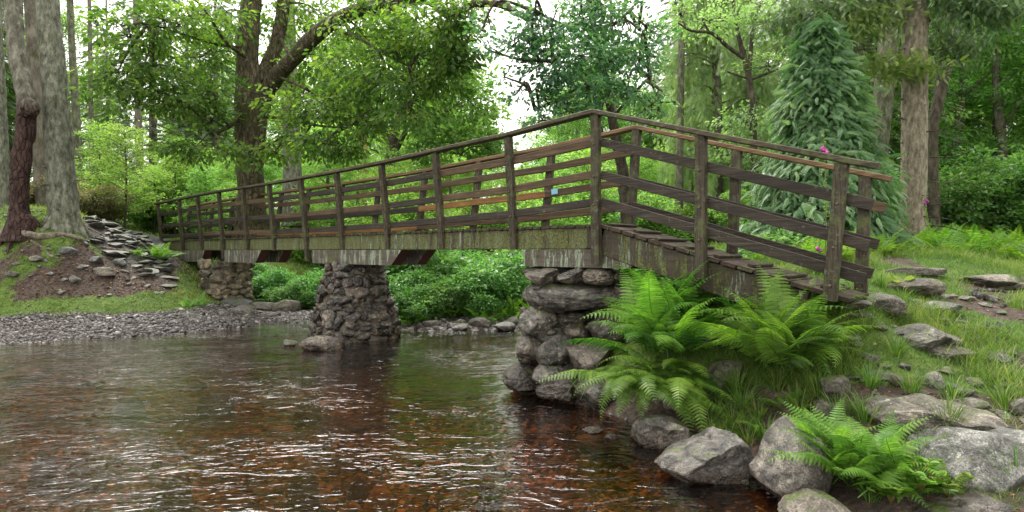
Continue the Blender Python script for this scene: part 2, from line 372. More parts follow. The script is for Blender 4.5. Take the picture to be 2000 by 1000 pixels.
M_bark_oak = bark_mat('mossy_oak_bark', (.03, .026, .014), (.075, .062, .034), (.15, .125, .075), .5, 1.4, .15, .5)
M_bark_pink = bark_mat('pinkish_grey_spruce_bark', (.09, .075, .052), (.2, .17, .125), (.33, .29, .22), .1, 1.8, .35)
M_bark_green = bark_mat('greenish_spruce_bark', (.05, .05, .03), (.11, .112, .07), (.19, .2, .135), .25, 1.6, .3)
M_bark_dark = bark_mat('dark_wet_bark', (.02, .017, .013), (.06, .05, .035), (.12, .1, .075), .3, 1.2, .2)
M_bark_bg = bark_mat('grey_brown_forest_bark', (.06, .055, .04), (.13, .115, .09), (.22, .2, .16), .3, .8, .3)
M_bark_orange = bark_mat('orange_pine_bark', (.28, .14, .07), (.45, .25, .13), (.6, .38, .22), 0, .8, .1)
L_oak = leaf_mat('oak_leaves', (.04, .1, .027), (.1, .21, .045), (.23, .36, .07), .58)
L_oakblue = leaf_mat('blue_green_oak_leaves', (.035, .105, .055), (.075, .18, .085), (.17, .3, .12), .45, .35, .5)
L_bgA = leaf_mat('woodland_leaves_mid', (.065, .15, .045), (.13, .25, .07), (.25, .38, .11), .55)
L_bgB = leaf_mat('woodland_leaves_light', (.11, .21, .055), (.2, .33, .09), (.33, .45, .15), .6)
L_bgC = leaf_mat('woodland_leaves_dark', (.04, .105, .035), (.08, .18, .05), (.16, .28, .075), .5)
L_con = leaf_mat('spruce_needles', (.03, .06, .025), (.06, .11, .042), (.13, .18, .065), .35)
L_conlight = leaf_mat('spruce_needles_light', (.04, .075, .02), (.1, .15, .035), (.19, .24, .06), .3)
L_larch = leaf_mat('pale_larch_needles', (.12, .19, .08), (.22, .32, .14), (.36, .46, .24), .45)
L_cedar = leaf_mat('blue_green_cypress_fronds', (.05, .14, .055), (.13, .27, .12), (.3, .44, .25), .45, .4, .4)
L_heath = leaf_mat('heather_and_dead_bracken', (.07, .1, .04), (.17, .18, .08), (.38, .2, .13), .3)
L_fern = leaf_mat('fern_green', (.035, .09, .012), (.105, .2, .022), (.21, .32, .05), .45, .45, .35)
L_fernlight = leaf_mat('fern_yellow_green', (.05, .14, .015), (.11, .24, .03), (.22, .36, .06), .45, .5, .3)
L_grass = leaf_mat('grass_blades', (.03, .075, .012), (.085, .16, .024), (.27, .27, .1), .4, .5, .3)
L_bramble = leaf_mat('bramble_leaves', (.05, .13, .035), (.1, .24, .06), (.24, .38, .15), .45, .35, .5)
L_stem = leaf_mat('green_stems', (.1, .07, .02), (.13, .12, .03), (.14, .2, .04), .1)
L_purple = leaf_mat('foxglove_purple', (.35, .04, .3), (.5, .06, .42), (.62, .15, .55), .35, .5, .3)
# ------------------------------------------------------------------ terrain
CP = []
def cpx(px, py, Z, z=None): p = pt(px, py, Z); CP.append((p[0], p[1], p[2] if z is None else z))
for a in [(-60,674,8.1,0),(0,671,8.2,0),(150,662,8.6,0),(300,653,9.1,0),(450,640,9.9,0),(590,629,10.7,0)]: cpx(*a)
for a in [(-200,615,9.2),(0,612,9.3),(150,612,9.7),(300,612,10.1),(430,614,10.7),(0,565,9.8),(0,520,10.2),(0,470,10.6),(120,447,11.0),(60,500,10.4),(150,560,10.3),(250,560,10.8),
          (180,490,11.2),(250,500,11.8),(250,470,12.4),(300,482,13.4),(215,441,13.5),(370,560,11.9),(330,525,12.3),(400,535,13.2),(450,590,12.2),(520,560,14),(560,520,16),(540,600,12.6),(520,500,20),(420,470,19),(300,450,18),
          (100,425,16),(125,450,10.95),(60,452,10.55),(165,455,11.1),(0,452,10.6),(-80,455,10.6),(95,485,10.5),(35,485,10.2),(-200,450,12),(-200,420,18),(900,640,9.9),(790,642,9.9),(1000,640,9.9),(900,612,11.2),(700,560,15),(900,540,15),(1000,480,24),(700,470,26),
          (1800,497,7),(1780,480,9.5),(1500,520,7.5),(1300,545,8.6),(1400,605,4.9),(1250,700,4.9),(1600,592,4.4),(1680,585,4.3),(2000,525,6.5),(1900,490,9),(1750,545,5.6),(2000,600,4.9),(1850,600,4.8),
          (1750,650,4.35),(1900,650,4.3),(2000,740,3.7),(1850,740,3.7),(1700,700,3.9),(1600,690,4.1),(1700,770,3.5),(1850,800,3.3),(2000,830,3.1),(1700,850,3.15),(1800,930,2.85),(2000,960,2.65),(1620,905,3.1),
          (1500,760,3.95),(1400,750,4.25),(1420,840,3.75),(1470,900,3.45),(1330,740,4.45),(1280,760,4.6)]: cpx(*a)
for a in [(1540,985,3.0,.02),(1440,945,3.35,.0),(1300,868,3.95,.0),(1240,845,4.25,.0),(1140,800,4.9,.0),(1040,770,5.6,-.05),(1000,740,6.0,-.1)]: cpx(*a)
CP += [(-5,5,-.42),(-3,3,-.4),(0,2,-.4),(0,4.5,-.42),(-10,5,-.38),(-8,7.4,-.1),(-20,6,-.3),(-20,9,.2),(-22,12,1.8),(0,-5,-.4),(-10,-6,-.4),(-22,-6,-.4),(.55,3.4,-.22),(.9,3.0,-.22),(.8,4.2,-.15),
       (-1,7,-.38),(.4,7.4,-.32),(-3,9,-.3),(-1.5,9,-.2),(0,8.9,-.2),(1.3,8.0,-.2),(1.6,7.0,.35),(-4.6,9.6,-.15),(-3.6,10.4,-.12),(-3.2,11.7,.12),(2.8,8.6,.2),(2.0,9.7,.25),(3.5,10.5,1.0),
       (1.55,2.6,.0),(1.7,1,.0),(2.6,1,.4),(1.8,-3,.0),(3.2,-3,.55),(5,0,.95),(8,5,1.0),(8,10,1.45),(15,12,1.6),(16,0,1.3),(16,30,2.2),(30,30,3.2),(30,0,2),(-30,30,4.2),(-12,30,3.2),(0,40,3),(0,70,4.5),(-45,70,7),(45,70,6),(-45,15,3),(-15,18,2.6),(45,10,3),(10,18,1.7),(5,15,1.35)]
CP = np.array(CP, float)
def tps(r): return r * r * np.log(r + 1e-6)
_n = len(CP); _D = np.linalg.norm(CP[:, None, :2] - CP[None, :, :2], axis=2)
_A = np.zeros((_n + 3, _n + 3)); _A[:_n, :_n] = tps(_D) + np.eye(_n) * .02; _A[:_n, _n] = 1; _A[:_n, _n+1:] = CP[:, :2]; _A[_n:, :_n] = _A[:_n, _n:].T
_W = np.linalg.solve(_A, np.concatenate([CP[:, 2], np.zeros(3)]))
def Hs(x, y):
    x = np.atleast_1d(np.asarray(x, float)); y = np.atleast_1d(np.asarray(y, float)); out = np.zeros(len(x))
    for i in range(0, len(x), 20000):
        q = np.stack([x[i:i+20000], y[i:i+20000]], 1); d = np.linalg.norm(q[:, None] - CP[None, :, :2], axis=2)
        out[i:i+20000] = tps(d) @ _W[:_n] + _W[_n] + q @ _W[_n+1:]
    P3 = np.stack([x, y, x * 0], 1); rr = np.sqrt(x*x + y*y)
    out = out + fbm(P3 * 1.3, 3, 5) * .05 + fbm(P3 * 5, 3, 8) * .03 * np.exp(-rr / 14)
    return np.clip(out, -.6, 9)
def H(x, y): return float(Hs(x, y)[0])
_rt = 1 / np.linspace(1 / 60, 1 / 2.2, 900)[::-1]
def gz(px, py):
    """distance at which the line of sight through a photo pixel meets the ground or the water"""
    q = (px - 1000) / F * _rt; z = np.maximum(Hs(q, _rt), 0); r = CH + (HY - py) / F * _rt; k = np.nonzero(r <= z)[0]
    return float(_rt[k[0]]) if len(k) else 60.0
def sstep(a, b, x): t = np.clip((x - a) / (b - a), 0, 1); return t * t * (3 - 2 * t)
def masks(x, y, z):
    """how much grass, gravel and slate lies at a point of the ground"""
    n1 = fbm(np.stack([x * .9, y * .9, x * 0], 1), 3, 21); n2 = fbm(np.stack([x * 2.6, y * 2.6, x * 0], 1), 3, 31)
    left = (x < -2.2)
    px = 1000 + F * x / np.maximum(y, .5)
    gl = sstep(.2, .29, z + n2 * .05) * (1 - sstep(.38, .6, z + n1 * .12)) + sstep(-.1, .2, n1 + n2 * .5 - .02) * .8 * sstep(.3, .5, z)
    gl = np.maximum(gl, sstep(1.45, 1.65, z + n2 * .15) * .75)
    gl = np.maximum(gl, sstep(330, 420, px) * sstep(.25, .4, z)); gl = np.maximum(gl, sstep(13, 15, y))
    slate = sstep(150, 190, px) * (1 - sstep(330, 350, px)) * sstep(11.2, 11.8, y) * (1 - sstep(14.5, 15.5, y))
    grass = np.where(left, gl * (1 - slate), sstep(4.8, 5.6, y) * sstep(-.62, -.3, n1 + n2 * .5) * .9 + (1 - sstep(4.8, 5.6, y)) * sstep(.12, .3, z + n2 * .05) * sstep(-.36, .0, n1 + n2 * .8))
    gravel = np.where(left, 1 - sstep(.24, .3, z + n2 * .05), 1 - sstep(.1, .25, z))
    gravel = np.where((y > 9) & (x > -2.5) & (x < 1.5), 1 - sstep(.15, .32, z), gravel); gravel = np.where(~left & (y < 5), gravel * .35, gravel)
    return np.clip(grass, 0, 1), np.clip(gravel, 0, 1), np.clip(slate, 0, 1)
def axis(lo, hi, c, fine, n):
    a0, a1 = math.asinh((lo - c) / fine), math.asinh((hi - c) / fine); return c + fine * np.sinh(np.linspace(a0, a1, n))
gx = axis(-120, 120, 0, 3.2, 420); gy = axis(-20, 200, 4, 3.2, 420)
X, Y = np.meshgrid(gx, gy); xf, yf = X.ravel(), Y.ravel(); zf = Hs(np.clip(xf, -50, 50), np.clip(yf, -12, 75))
g = Geo(); i = np.arange(len(gy) - 1)[:, None]; k = np.arange(len(gx) - 1)[None, :]; nx = len(gx)
g.add(np.stack([xf, yf, zf], 1), np.stack([i*nx+k, i*nx+k+1, (i+1)*nx+k+1, (i+1)*nx+k], -1).reshape(-1, 4))
def ground_mat():
    M = Mat('forest_floor'); W = M.world(); gr, gv, slt = M.attr('grass'), M.attr('gravel'), M.attr('slate')
    soil = M.ramp(M.noise(14, 8, W, .75), [(.28, (.018, .012, .009)), (.48, (.055, .037, .028)), (.62, (.09, .066, .052)), (.75, (.16, .13, .105))])
    lit = M.voro(60, W, 'F1', 1); soil = M.mix(.35, soil, lit, 'OVERLAY')
    grc = M.ramp(M.noise(9, 7, W, .7), [(.3, (.035, .06, .012)), (.5, (.075, .125, .02)), (.7, (.13, .18, .035))])
    mask = M.ramp(M.math('ADD', gr, M.math('MULTIPLY', M.math('SUBTRACT', M.noise(16, 6, W, .7), .5), 1.2)), [(.4, 0), (.58, 1)])
    c = M.mix(mask, soil, grc)
    cell = M.voro(24, W, 'F1', 1); sepc = M.n('ShaderNodeSeparateColor'); M.set(sepc.inputs[0], cell)
    pb = M.ramp(sepc.outputs[0], [(0, (.02, .018, .018)), (.4, (.05, .04, .038)), (.8, (.09, .076, .072)), (1, (.16, .15, .145))])
    c = M.mix(M.ramp(gv, [(.35, 0), (.6, 1)]), c, pb)
    c = M.mix(slt, c, (.07, .07, .07))
    bedc = M.ramp(sepc.outputs[1], [(0, (.015, .011, .006)), (.45, (.05, .032, .017)), (.8, (.12, .072, .032)), (1, (.3, .19, .1))])
    bedc = M.mix(.8, bedc, M.ramp(M.noise(1.6, 5, W), [(.3, (.2, .2, .2)), (.7, (.75, .72, .7))]), 'OVERLAY')
    z = M.sepz(W); c = M.mix(M.ramp(M.math('ADD', z, .5), [(.47, 1), (.5, 0)]), c, bedc)
    h = M.math('ADD', M.noise(30, 6, W, .7), M.math('MULTIPLY', M.voro(24, W), -.6))
    return M.done(c, .85, M.bump(h, .9, .03), .3)
ter = obj('ground', g, ground_mat(), origin=(0, 0, 0)); tag(ter, kind='structure')
mg, mv, ms_ = masks(xf, yf, zf)
for nme, arr in (('grass', mg), ('gravel', mv), ('slate', ms_)):
    a = ter.data.attributes.new(nme, 'FLOAT', 'POINT'); a.data.foreach_set('value', arr.astype(np.float32))
# ------------------------------------------------------------------ water
def water():
    wx = axis(-40, 9, 0, 3, 420); wy = axis(-12, 14, 3.5, 2.5, 420); Xw, Yw = np.meshgrid(wx, wy); a, b = Xw.ravel(), Yw.ravel()
    P3 = np.stack([a * 2.2 + b * .5, b * 4.6 - a * .9, a * 0], 1)
    zz = fbm(P3 + fbm(P3 * .3, 2, 3)[:, None] * 1.0, 2, 77) * .004 + fbm(P3 * .35, 2, 12) * .010
    g = Geo(); n = len(wx); i = np.arange(len(wy) - 1)[:, None]; k = np.arange(n - 1)[None, :]
    g.add(np.stack([a, b, zz], 1), np.stack([i*n+k, i*n+k+1, (i+1)*n+k+1, (i+1)*n+k], -1).reshape(-1, 4))
    M = Mat('peaty_stream_water'); W = M.world()
    v = M.n('ShaderNodeMapping'); M.set(v.inputs[0], W); v.inputs['Rotation'].default_value = (0, 0, .22); v.inputs['Scale'].default_value = (3.6, 8.0, 3)
    n1 = M.noise(1, 2.5, v.outputs[0], .5, 1.5); n2 = M.noise(3.2, 2, v.outputs[0], .5, .8)
    calm = M.ramp(M.noise(.55, 2, M.vec((1, 1.8, 1), W)), [(.36, .4), (.6, 1)])
    nb = M.bump(M.math('MULTIPLY', M.math('ADD', n1, M.math('MULTIPLY', n2, .3)), calm), 1.0, .026)
    tr = M.n('ShaderNodeBsdfTransparent'); tr.inputs[0].default_value = (.62, .4, .21, 1)
    gl = M.n('ShaderNodeBsdfGlossy'); gl.inputs['Roughness'].default_value = .04; gl.inputs[0].default_value = (1, 1, 1, 1); M.set(gl.inputs['Normal'], nb)
    fr = M.n('ShaderNodeFresnel'); fr.inputs[0].default_value = 1.36; M.set(fr.inputs['Normal'], nb)
    msx = M.n('ShaderNodeMixShader'); M.set(msx.inputs[0], M.math('MINIMUM', M.math('MULTIPLY', fr.outputs[0], 1.5), 1.0)); M.set(msx.inputs[1], tr.outputs[0]); M.set(msx.inputs[2], gl.outputs[0]); M.set(M.out.inputs[0], msx.outputs[0])
    o = obj('water', g, M.m, origin=(0, 0, 0)); tag(o, kind='structure')
water()
M_iron = rock_mat('rusty_bolt_iron', (.03, .018, .012), (.07, .045, .03), (.13, .09, .06), 0, 0, None, .7, 8)
# ------------------------------------------------------------------ footbridge (local x runs to the right-hand end, y to the far rail)
AX = np.array([.737, -.676]); PP = np.array([.676, .737]); N0 = np.array([.80, 5.40])
BR = empty('footbridge', (N0[0], N0[1], 0), 'long narrow wooden footbridge with leaning posts and plank rails, crossing the stream on stone piers', 'footbridge', rz=math.atan2(-.676, .737))
def bridge():
    rng = R_(4)
    px_top = [308, 349, 385, 427, 474, 525, 587, 657, 745, 850, 992, 1163, 1370, 1645]
    py_top = [397, 388, 381, 373, 366, 358, 347, 334, 317, 293, 262, 216, 257, 309]
    base_py = [478, 488, 490, 505, 487, 489, 510, 512, 486, 486, 487, 516, 545, 588]
    S, ZR, ZB = [], [], []
    for a, b, c in zip(px_top, py_top, base_py):
        Z = 7360 / (a + 200); S.append(-(Z - 5.4) / .676); ZR.append(CH + (HY - b) / F * Z); ZB.append(CH + (HY - c) / F * Z)
    S, ZR, ZB = np.array(S), np.array(ZR), np.array(ZB)
    wb = [.09, .09, .11, .1, .09, .11, .13, .13, .12, .12, .11, .015, -.01, -.03]; sb = [0]*13 + [-.07]
    wtn, wtf, wbf = 0.0, .77, .63
    def zrail(s): return np.interp(s, S, ZR) if s <= S[-1] else ZR[-1] + (s - S[-1]) * (ZR[-1] - ZR[-2]) / (S[-1] - S[-2])
    deckz = lambda s: 1.60 if s <= 0 else 1.60 - s * .285
    # posts
    for i in range(14):
        for far in (0, 1):
            bolt = Geo()
            top = np.array([S[i], wtf if far else wtn, ZR[i] - .035 + (-.02 if far else 0)])
            bot = np.array([S[i] + (sb[i] if not far else 0) + (-.02 if far else 0), wbf if far else wb[i], ZB[i] if not far else min(ZB[i], deckz(S[i]) - .2)])
            if far and i >= 11: top[1] = .78; bot[1] = .62 if i == 11 else .68
            V, Fc = beam(bot, top, .088, .066, up=(0, 1, 0), bev=.006, nseg=6, rng=rng, jit=.0015)
            o = obj('post', Geo().add(V, Fc), M_post, BR, local=True, smooth=False)
            if not far and i > 5:
                for off_ in (.29, .60, .87):
                    f_ = off_ / np.linalg.norm(top - bot); q = top * (1 - f_) + bot * f_; V, Fc = tube([q + [0, -.038, 0], q + [0, -.047, 0]], [.011, .009], 7, 3); bo = obj('bolt', Geo().add(V, Fc), M_iron, BR, local=True)
    # handrails: flat coping laid on the post heads, slightly uneven
    def hand(y, dz, mat, cuts, ends):
        pts = [S[0] + ends[0]] + [S[c] for c in cuts] + [S[-1] + ends[1]]
        for a, b in zip(pts[:-1], pts[1:]):
            g = Geo(); inner = [a] + [s for s in S if a + .05 < s < b - .05] + [b]
            for u, v in zip(inner[:-1], inner[1:]):
                V, Fc = beam((u - .002, y, zrail(u) - .012 + dz), (v + .002, y, zrail(v) - .012 + dz), .105, .042, bev=.006, nseg=3, rng=rng, jit=.001); g.add(V, Fc)
            obj('handrail', g, mat, BR, local=True, smooth=False)
    hand(-.01, 0, M_rail, [4, 8, 11, 12], (-.12, .22)); hand(.79, -.022, M_railfar, [5, 9, 11, 12], (-.1, .17))
    # rail boards, three a side
    offs = [.29, .60, .87]
    def board(s0, s1, y0, y1, off, mat, hh=.08):
        sl = (zrail(s1) - off) - (zrail(s0) - off)
        g = Geo(); inner = [s0] + [s for s in S if s0 + .05 < s < s1 - .05] + [s1]
        for u, v in zip(inner[:-1], inner[1:]):
            f0 = (u - s0) / (s1 - s0); f1 = (v - s0) / (s1 - s0)
            V, Fc = beam((u, y0 + (y1 - y0) * f0, zrail(u) - off), (v, y0 + (y1 - y0) * f1, zrail(v) - off), .030, hh, bev=.004, nseg=3, rng=rng, jit=.0012); g.add(V, Fc)
        return obj('rail_board', g, mat, BR, local=True, smooth=False)
    cuts = [0, 3, 6, 9, 11, 14]
    for r, off in enumerate(offs):
        cc = [0, 2 + r % 2, 5, 7 + (r == 1), 9, 11]
        for a, b in zip(cc[:-1], cc[1:]):
            t = off / 1.08; yn = .035 + wb[min(a + 1, 10)] * t * .9
            m = M_board if rng.rand() < .7 else M_boardmid
            if (r, a) in ((1, 5),): m = M_boardmid
            board(S[a] - .03 * (a == 0), S[b] if b < 11 else S[11] - .045, yn, yn if b < 11 else .05, off, m)
            # far side, boards fixed on the walking side of the posts
        cf = [0, 3, 6, 8, 9, 11]
        cols = {0: [M_board, M_boardmid, M_boardmid, M_boardmid, M_boardmid], 1: [M_board, M_board, M_board, M_boardnew, M_boardmid], 2: [M_board, M_boardnew, M_boardnew, M_boardmid, M_boardmid]}[r]
        if r == 1: cf = [0, 3, 6, 8, 10, 11]
        for q, (a, b) in enumerate(zip(cf[:-1], cf[1:])):
            yf = .77 - .045 - .13 * off / 1.1
            board(S[a], S[b] - (.0 if b < 11 else .01), yf, yf, off + .012, cols[q])
    # ramp boards run past the last posts
    for r, off in enumerate([.29, .60, .86]):
        o2 = [.28, .57, .81][r]
        for y, e, m in ((.035, (.18, .155, .13)[r], M_board), (.70 - .05 * r, (.15, .11, .08)[r], M_boardmid if r == 0 else M_board)):
            V, Fc = beam((S[11] + .05, y, zrail(S[11] + .05) - off), (S[13] + e, y, zrail(S[13] + e) - o2), .034, .082, bev=.003, nseg=8, rng=rng, jit=.001)
            obj('rail_board', Geo().add(V, Fc), m, BR, local=True, smooth=False)
    # side beams
    for y in (.155, .60):
        cut = [S[0] - .15, S[3] + .2, S[6] + .1, S[9] - .1, -.03]
        for a, b in zip(cut[:-1], cut[1:]):
            V, Fc = beam((a + .006, y, 1.475), (b - .006, y, 1.475), .075, .215, bev=.008, nseg=8, rng=rng, jit=.0015)
            obj('side_beam', Geo().add(V, Fc), M_beam, BR, local=True, smooth=False)
    for y in (.10, .63):
        V, Fc = beam((.03, y, 1.44), (1.82, y, 1.44 - 1.82 * .285), .075, .25, bev=.008, nseg=8, rng=rng, jit=.002)
        obj('ramp_beam', Geo().add(V, Fc), M_ramp, BR, local=True, smooth=False)
    # decks: planks across
    g = Geo(); s = S[0] - .15
    while s < -.03:
        wd = rng.uniform(.10, .125); V, Fc = beam((s + wd / 2, .085, 1.598 + rng.randn() * .002), (s + wd / 2, .67, 1.598 + rng.randn() * .002), wd - .014, .028, bev=.004); g.add(V, Fc); s += wd
    obj('deck', g, M_deck, BR, local=True, smooth=False)
    g = Geo(); s = .0; k = 0
    while s < 2.12:
        wd = .135; z = deckz(s + wd / 2) + .002 + rng.randn() * .002; sl = -.285
        V, Fc = beam((s + wd / 2, .03 + rng.randn() * .008, z), (s + wd / 2, .72 + rng.randn() * .008, z), wd - .012, .03, up=(-sl, 0, 1), bev=.004); g.add(V, Fc)
        if k % 2 == 0:
            V, Fc = beam((s + wd * .6, .10 + rng.randn() * .02, z + .026), (s + wd * .6, .62 + rng.randn() * .02, z + .026), .05, .022, up=(-sl, 0, 1), bev=.004); g.add(V, Fc)
        s += wd * .985; k += 1
    obj('ramp_deck', g, M_deck, BR, local=True, smooth=False)
    # bolsters under the beams, ends cut back
    def Zs(px): return -(7360 / (px + 200) - 5.4) / .676
    for (a, b, zt, zb, cut) in ((600, 775, 1.364, 1.15, .24), (430, 502, 1.364, 1.12, .26), (335, 392, 1.364, 1.10, .2), (1012, 1290, 1.364, 1.185, .22)):
        sa, sb_ = Zs(a), Zs(b) if b < 1200 else .55
        for y in (.16, .60):
            prof = [(sa, zt), (sb_, zt), (sb_ - cut, zb), (sa + .02, zb)]
            V = [(p, y - .085, q) for p, q in prof] + [(p, y + .085, q) for p, q in prof]
            f4 = [[0, 3, 2, 1], [4, 5, 6, 7], [0, 1, 5, 4], [2, 3, 7, 6], [3, 0, 4, 7]]
            gg = Geo().add(V, np.array(f4), 0); gg.add(V, np.array([[1, 2, 6, 5]]), 1)
            obj('bolster', gg, [M_beam2, M_endcut], BR, local=True, smooth=False)
    # cross bearer under the deck at the far-left end and between bolsters
    for px_ in (690, 450, 1100):
        V, Fc = beam((Zs(px_), .25, 1.26), (Zs(px_), .51, 1.26), .18, .18); obj('cross_bearer', Geo().add(V, Fc), M_endcut, BR, local=True, smooth=False)
    # small blue plate on the far rail
    Z = -(7360 / (978 + 200) - 5.4) / .676
    s_pl = S[10] + .15
    M = Mat('pale_blue_plate'); M_pl = M.done((.2, .45, .6), .4)
    yf = .77 - .045 - .13 * .6 / 1.1 - .021
    V, Fc = beam((s_pl - .045, yf, zrail(s_pl - .045) - .60), (s_pl + .045, yf, zrail(s_pl + .045) - .60), .004, .062, bev=.001)
    o = obj('name_plate', Geo().add(V, Fc), M_pl, BR, local=True, smooth=False); o['label'] = 'small blank pale blue plate on the far rail'
bridge()
def B(s, w_, z): q = N0 + AX * s + PP * w_; return np.array([q[0], q[1], z])
# ------------------------------------------------------------------ stone piers
def pier(name, c, zb, zt, rb, rt, n_rows, seed, mat, label, ax=(AX, PP), stone=(.2, .3), extra=()):
    rng = R_(seed); g = Geo(); e1 = np.array([*ax[0], 0]); e2 = np.array([*ax[1], 0])
    c = np.array([c[0], c[1], 0])
    a = np.linspace(0, 2 * np.pi, 28, endpoint=False); rows = []
    for t in np.linspace(0, 1, 8):
        r1 = rb[0] * (1 - t) + rt[0] * t - .07; r2 = rb[1] * (1 - t) + rt[1] * t - .07
        q = (np.abs(np.cos(a)) ** 3 + np.abs(np.sin(a)) ** 3) ** (-1 / 3)
        rows.append(c + e1 * (np.cos(a) * q * r1)[:, None] + e2 * (np.sin(a) * q * r2)[:, None] + np.array([0, 0, zb + (zt - zb) * t]))
    V = np.vstack(rows); k = np.arange(28)[None, :]; i = np.arange(7)[:, None]
    g.add(V, [np.stack([i*28+k, i*28+(k+1) % 28, (i+1)*28+(k+1) % 28, (i+1)*28+k], -1).reshape(-1, 4), np.array([[7*28+j for j in range(28)]])], 1)
    z = zb
    while z < zt - .03:
        h = rng.uniform(.07, .19) * stone[0] / .2; h = min(h, zt - z + .01)
        t = (z + h / 2 - zb) / (zt - zb); r1 = rb[0] * (1 - t) + rt[0] * t; r2 = rb[1] * (1 - t) + rt[1] * t
        th = rng.uniform(0, 6.28); end = th + 2 * math.pi
        while th < end:
            ln = rng.uniform(.08, .34) * stone[0] / .2; rr = (r1 + r2) / 2; dth = ln / rr / 1.12
            m = th + dth / 2; q = (abs(math.cos(m)) ** 3 + abs(math.sin(m)) ** 3) ** (-1 / 3)
            p = c + e1 * math.cos(m) * q * r1 + e2 * math.sin(m) * q * r2; p[2] = z + h / 2 + rng.randn() * .03
            out = e1 * math.cos(m) * r2 + e2 * math.sin(m) * r1; out = out / np.linalg.norm(out)
            dep = rng.uniform(.14, .2); V, Fc = rock(rng.randint(1e6), (ln * 1.14, dep, h * 1.2), 3, 8, .11, 28, .05)
            tn = np.array([-out[1], out[0], 0]); Rm = np.stack([tn, out, [0, 0, 1]], 1)
            tilt = roty(rng.randn() * .2)
            g.add((V @ tilt.T) @ Rm.T + p - out * rng.uniform(.03, .10), Fc, 0, rng.uniform(.05, 1) ** 1.5); th += dth
        z += h * .93
    for (p, size, rot, sd) in extra:
        V, Fc = rock(sd, size, 4, 10, .04, 12, .4); g.add(V @ rotz(rot).T + p, Fc, 0, .9)
    return tag(obj(name, g, [mat, M_mortar], smooth=False), label, 'stone pier')
def axs(px): return -(7360 / (px + 200) - 5.4) / .676
cm = B(axs(648), .40, 0)
pm = pt(630, 655, 7.75)
pier('stone_pier', cm, -.42, 1.15, (.86, .72), (.42, .38), 8, 3, M_wet, 'dark tapering rubble stone pier standing in the water under the middle of the footbridge',
     extra=[((pm[0], pm[1], .03), (.62, .4, .32), .2, 12)])
cl = B(axs(405), .38, 0)
pier('stone_pier', cl, .1, 1.12, (.52, .5), (.56, .48), 6, 8, M_wet2, 'low brown lichened stone pier on the grassy left bank under the footbridge', stone=(.24, .3))
ce = B(axs(328), .36, 0)
pier('stone_pier', ce, .6, 1.10, (.36, .45), (.36, .45), 6, 18, M_wet2, 'dark low stone abutment hidden under the far left end of the footbridge', stone=(.22, .3))
def abutment():
    g = Geo(); rng = R_(2)
    def st(px, py, wpx, hpx, Z, dep, seed, tint, mi=0, planes=8, rough=.07, rounding=.05, rot=-.35, sharp=30):
        p = pt(px, py, Z); V, Fc = rock(seed, (wpx / F * Z * 1.06, dep, hpx / F * Z * 1.1), 4, planes, rough, sharp, rounding)
        g.add(V @ rotz(rot).T + p, Fc, mi, tint)
    st(1065, 540, 78, 33, 5.75, .45, 1, .75); st(1118, 541, 62, 36, 5.7, .45, 2, .45); st(1170, 541, 68, 36, 5.6, .4, 3, .8, rounding=.6); st(1215, 540, 60, 34, 5.6, .4, 33, .4)
    st(1075, 532, 110, 24, 6.2, .5, 41, .5); st(1180, 532, 120, 24, 6.1, .5, 42, .5)
    st(1118, 578, 200, 62, 5.75, .8, 4, .42, planes=6, rounding=.0, sharp=40); st(1235, 585, 90, 60, 5.5, .6, 5, .35)
    st(1052, 630, 76, 62, 5.6, .5, 6, .7, rounding=.25, planes=8); st(1110, 618, 120, 38, 5.8, .6, 7, .6, planes=8, sharp=20); st(1180, 640, 110, 60, 5.5, .6, 8, .35); st(1125, 648, 60, 40, 5.6, .4, 81, .5, rounding=.5)
    st(1032, 685, 62, 62, 5.55, .5, 9, .5, rounding=.2, planes=8); st(1088, 688, 76, 74, 5.45, .5, 10, .55, rounding=.2); st(1150, 700, 90, 80, 5.3, .6, 11, .4)
    st(1030, 737, 86, 50, 5.5, .6, 12, .35, rounding=.2); st(1085, 742, 90, 60, 5.3, .55, 13, .3); st(1100, 765, 100, 40, 5.1, .5, 14, .4); st(1170, 765, 110, 60, 5.0, .6, 15, .3); st(1040, 765, 90, 24, 5.5, .6, 16, .3)
    st(1130, 660, 200, 300, 6.25, .9, 20, .15, 1, rounding=.1)
    for k in range(26): st(rng.uniform(1020, 1150), rng.uniform(560, 760), rng.uniform(14, 30), rng.uniform(10, 20), 5.62, .2, 100 + k, rng.uniform(.3, .9))
    tag(obj('stone_abutment', g, [M_abut, M_mortar], smooth=False), 'rounded boulder abutment with big blocks under the bend of the footbridge, beside the large fern', 'stone abutment')
abutment()
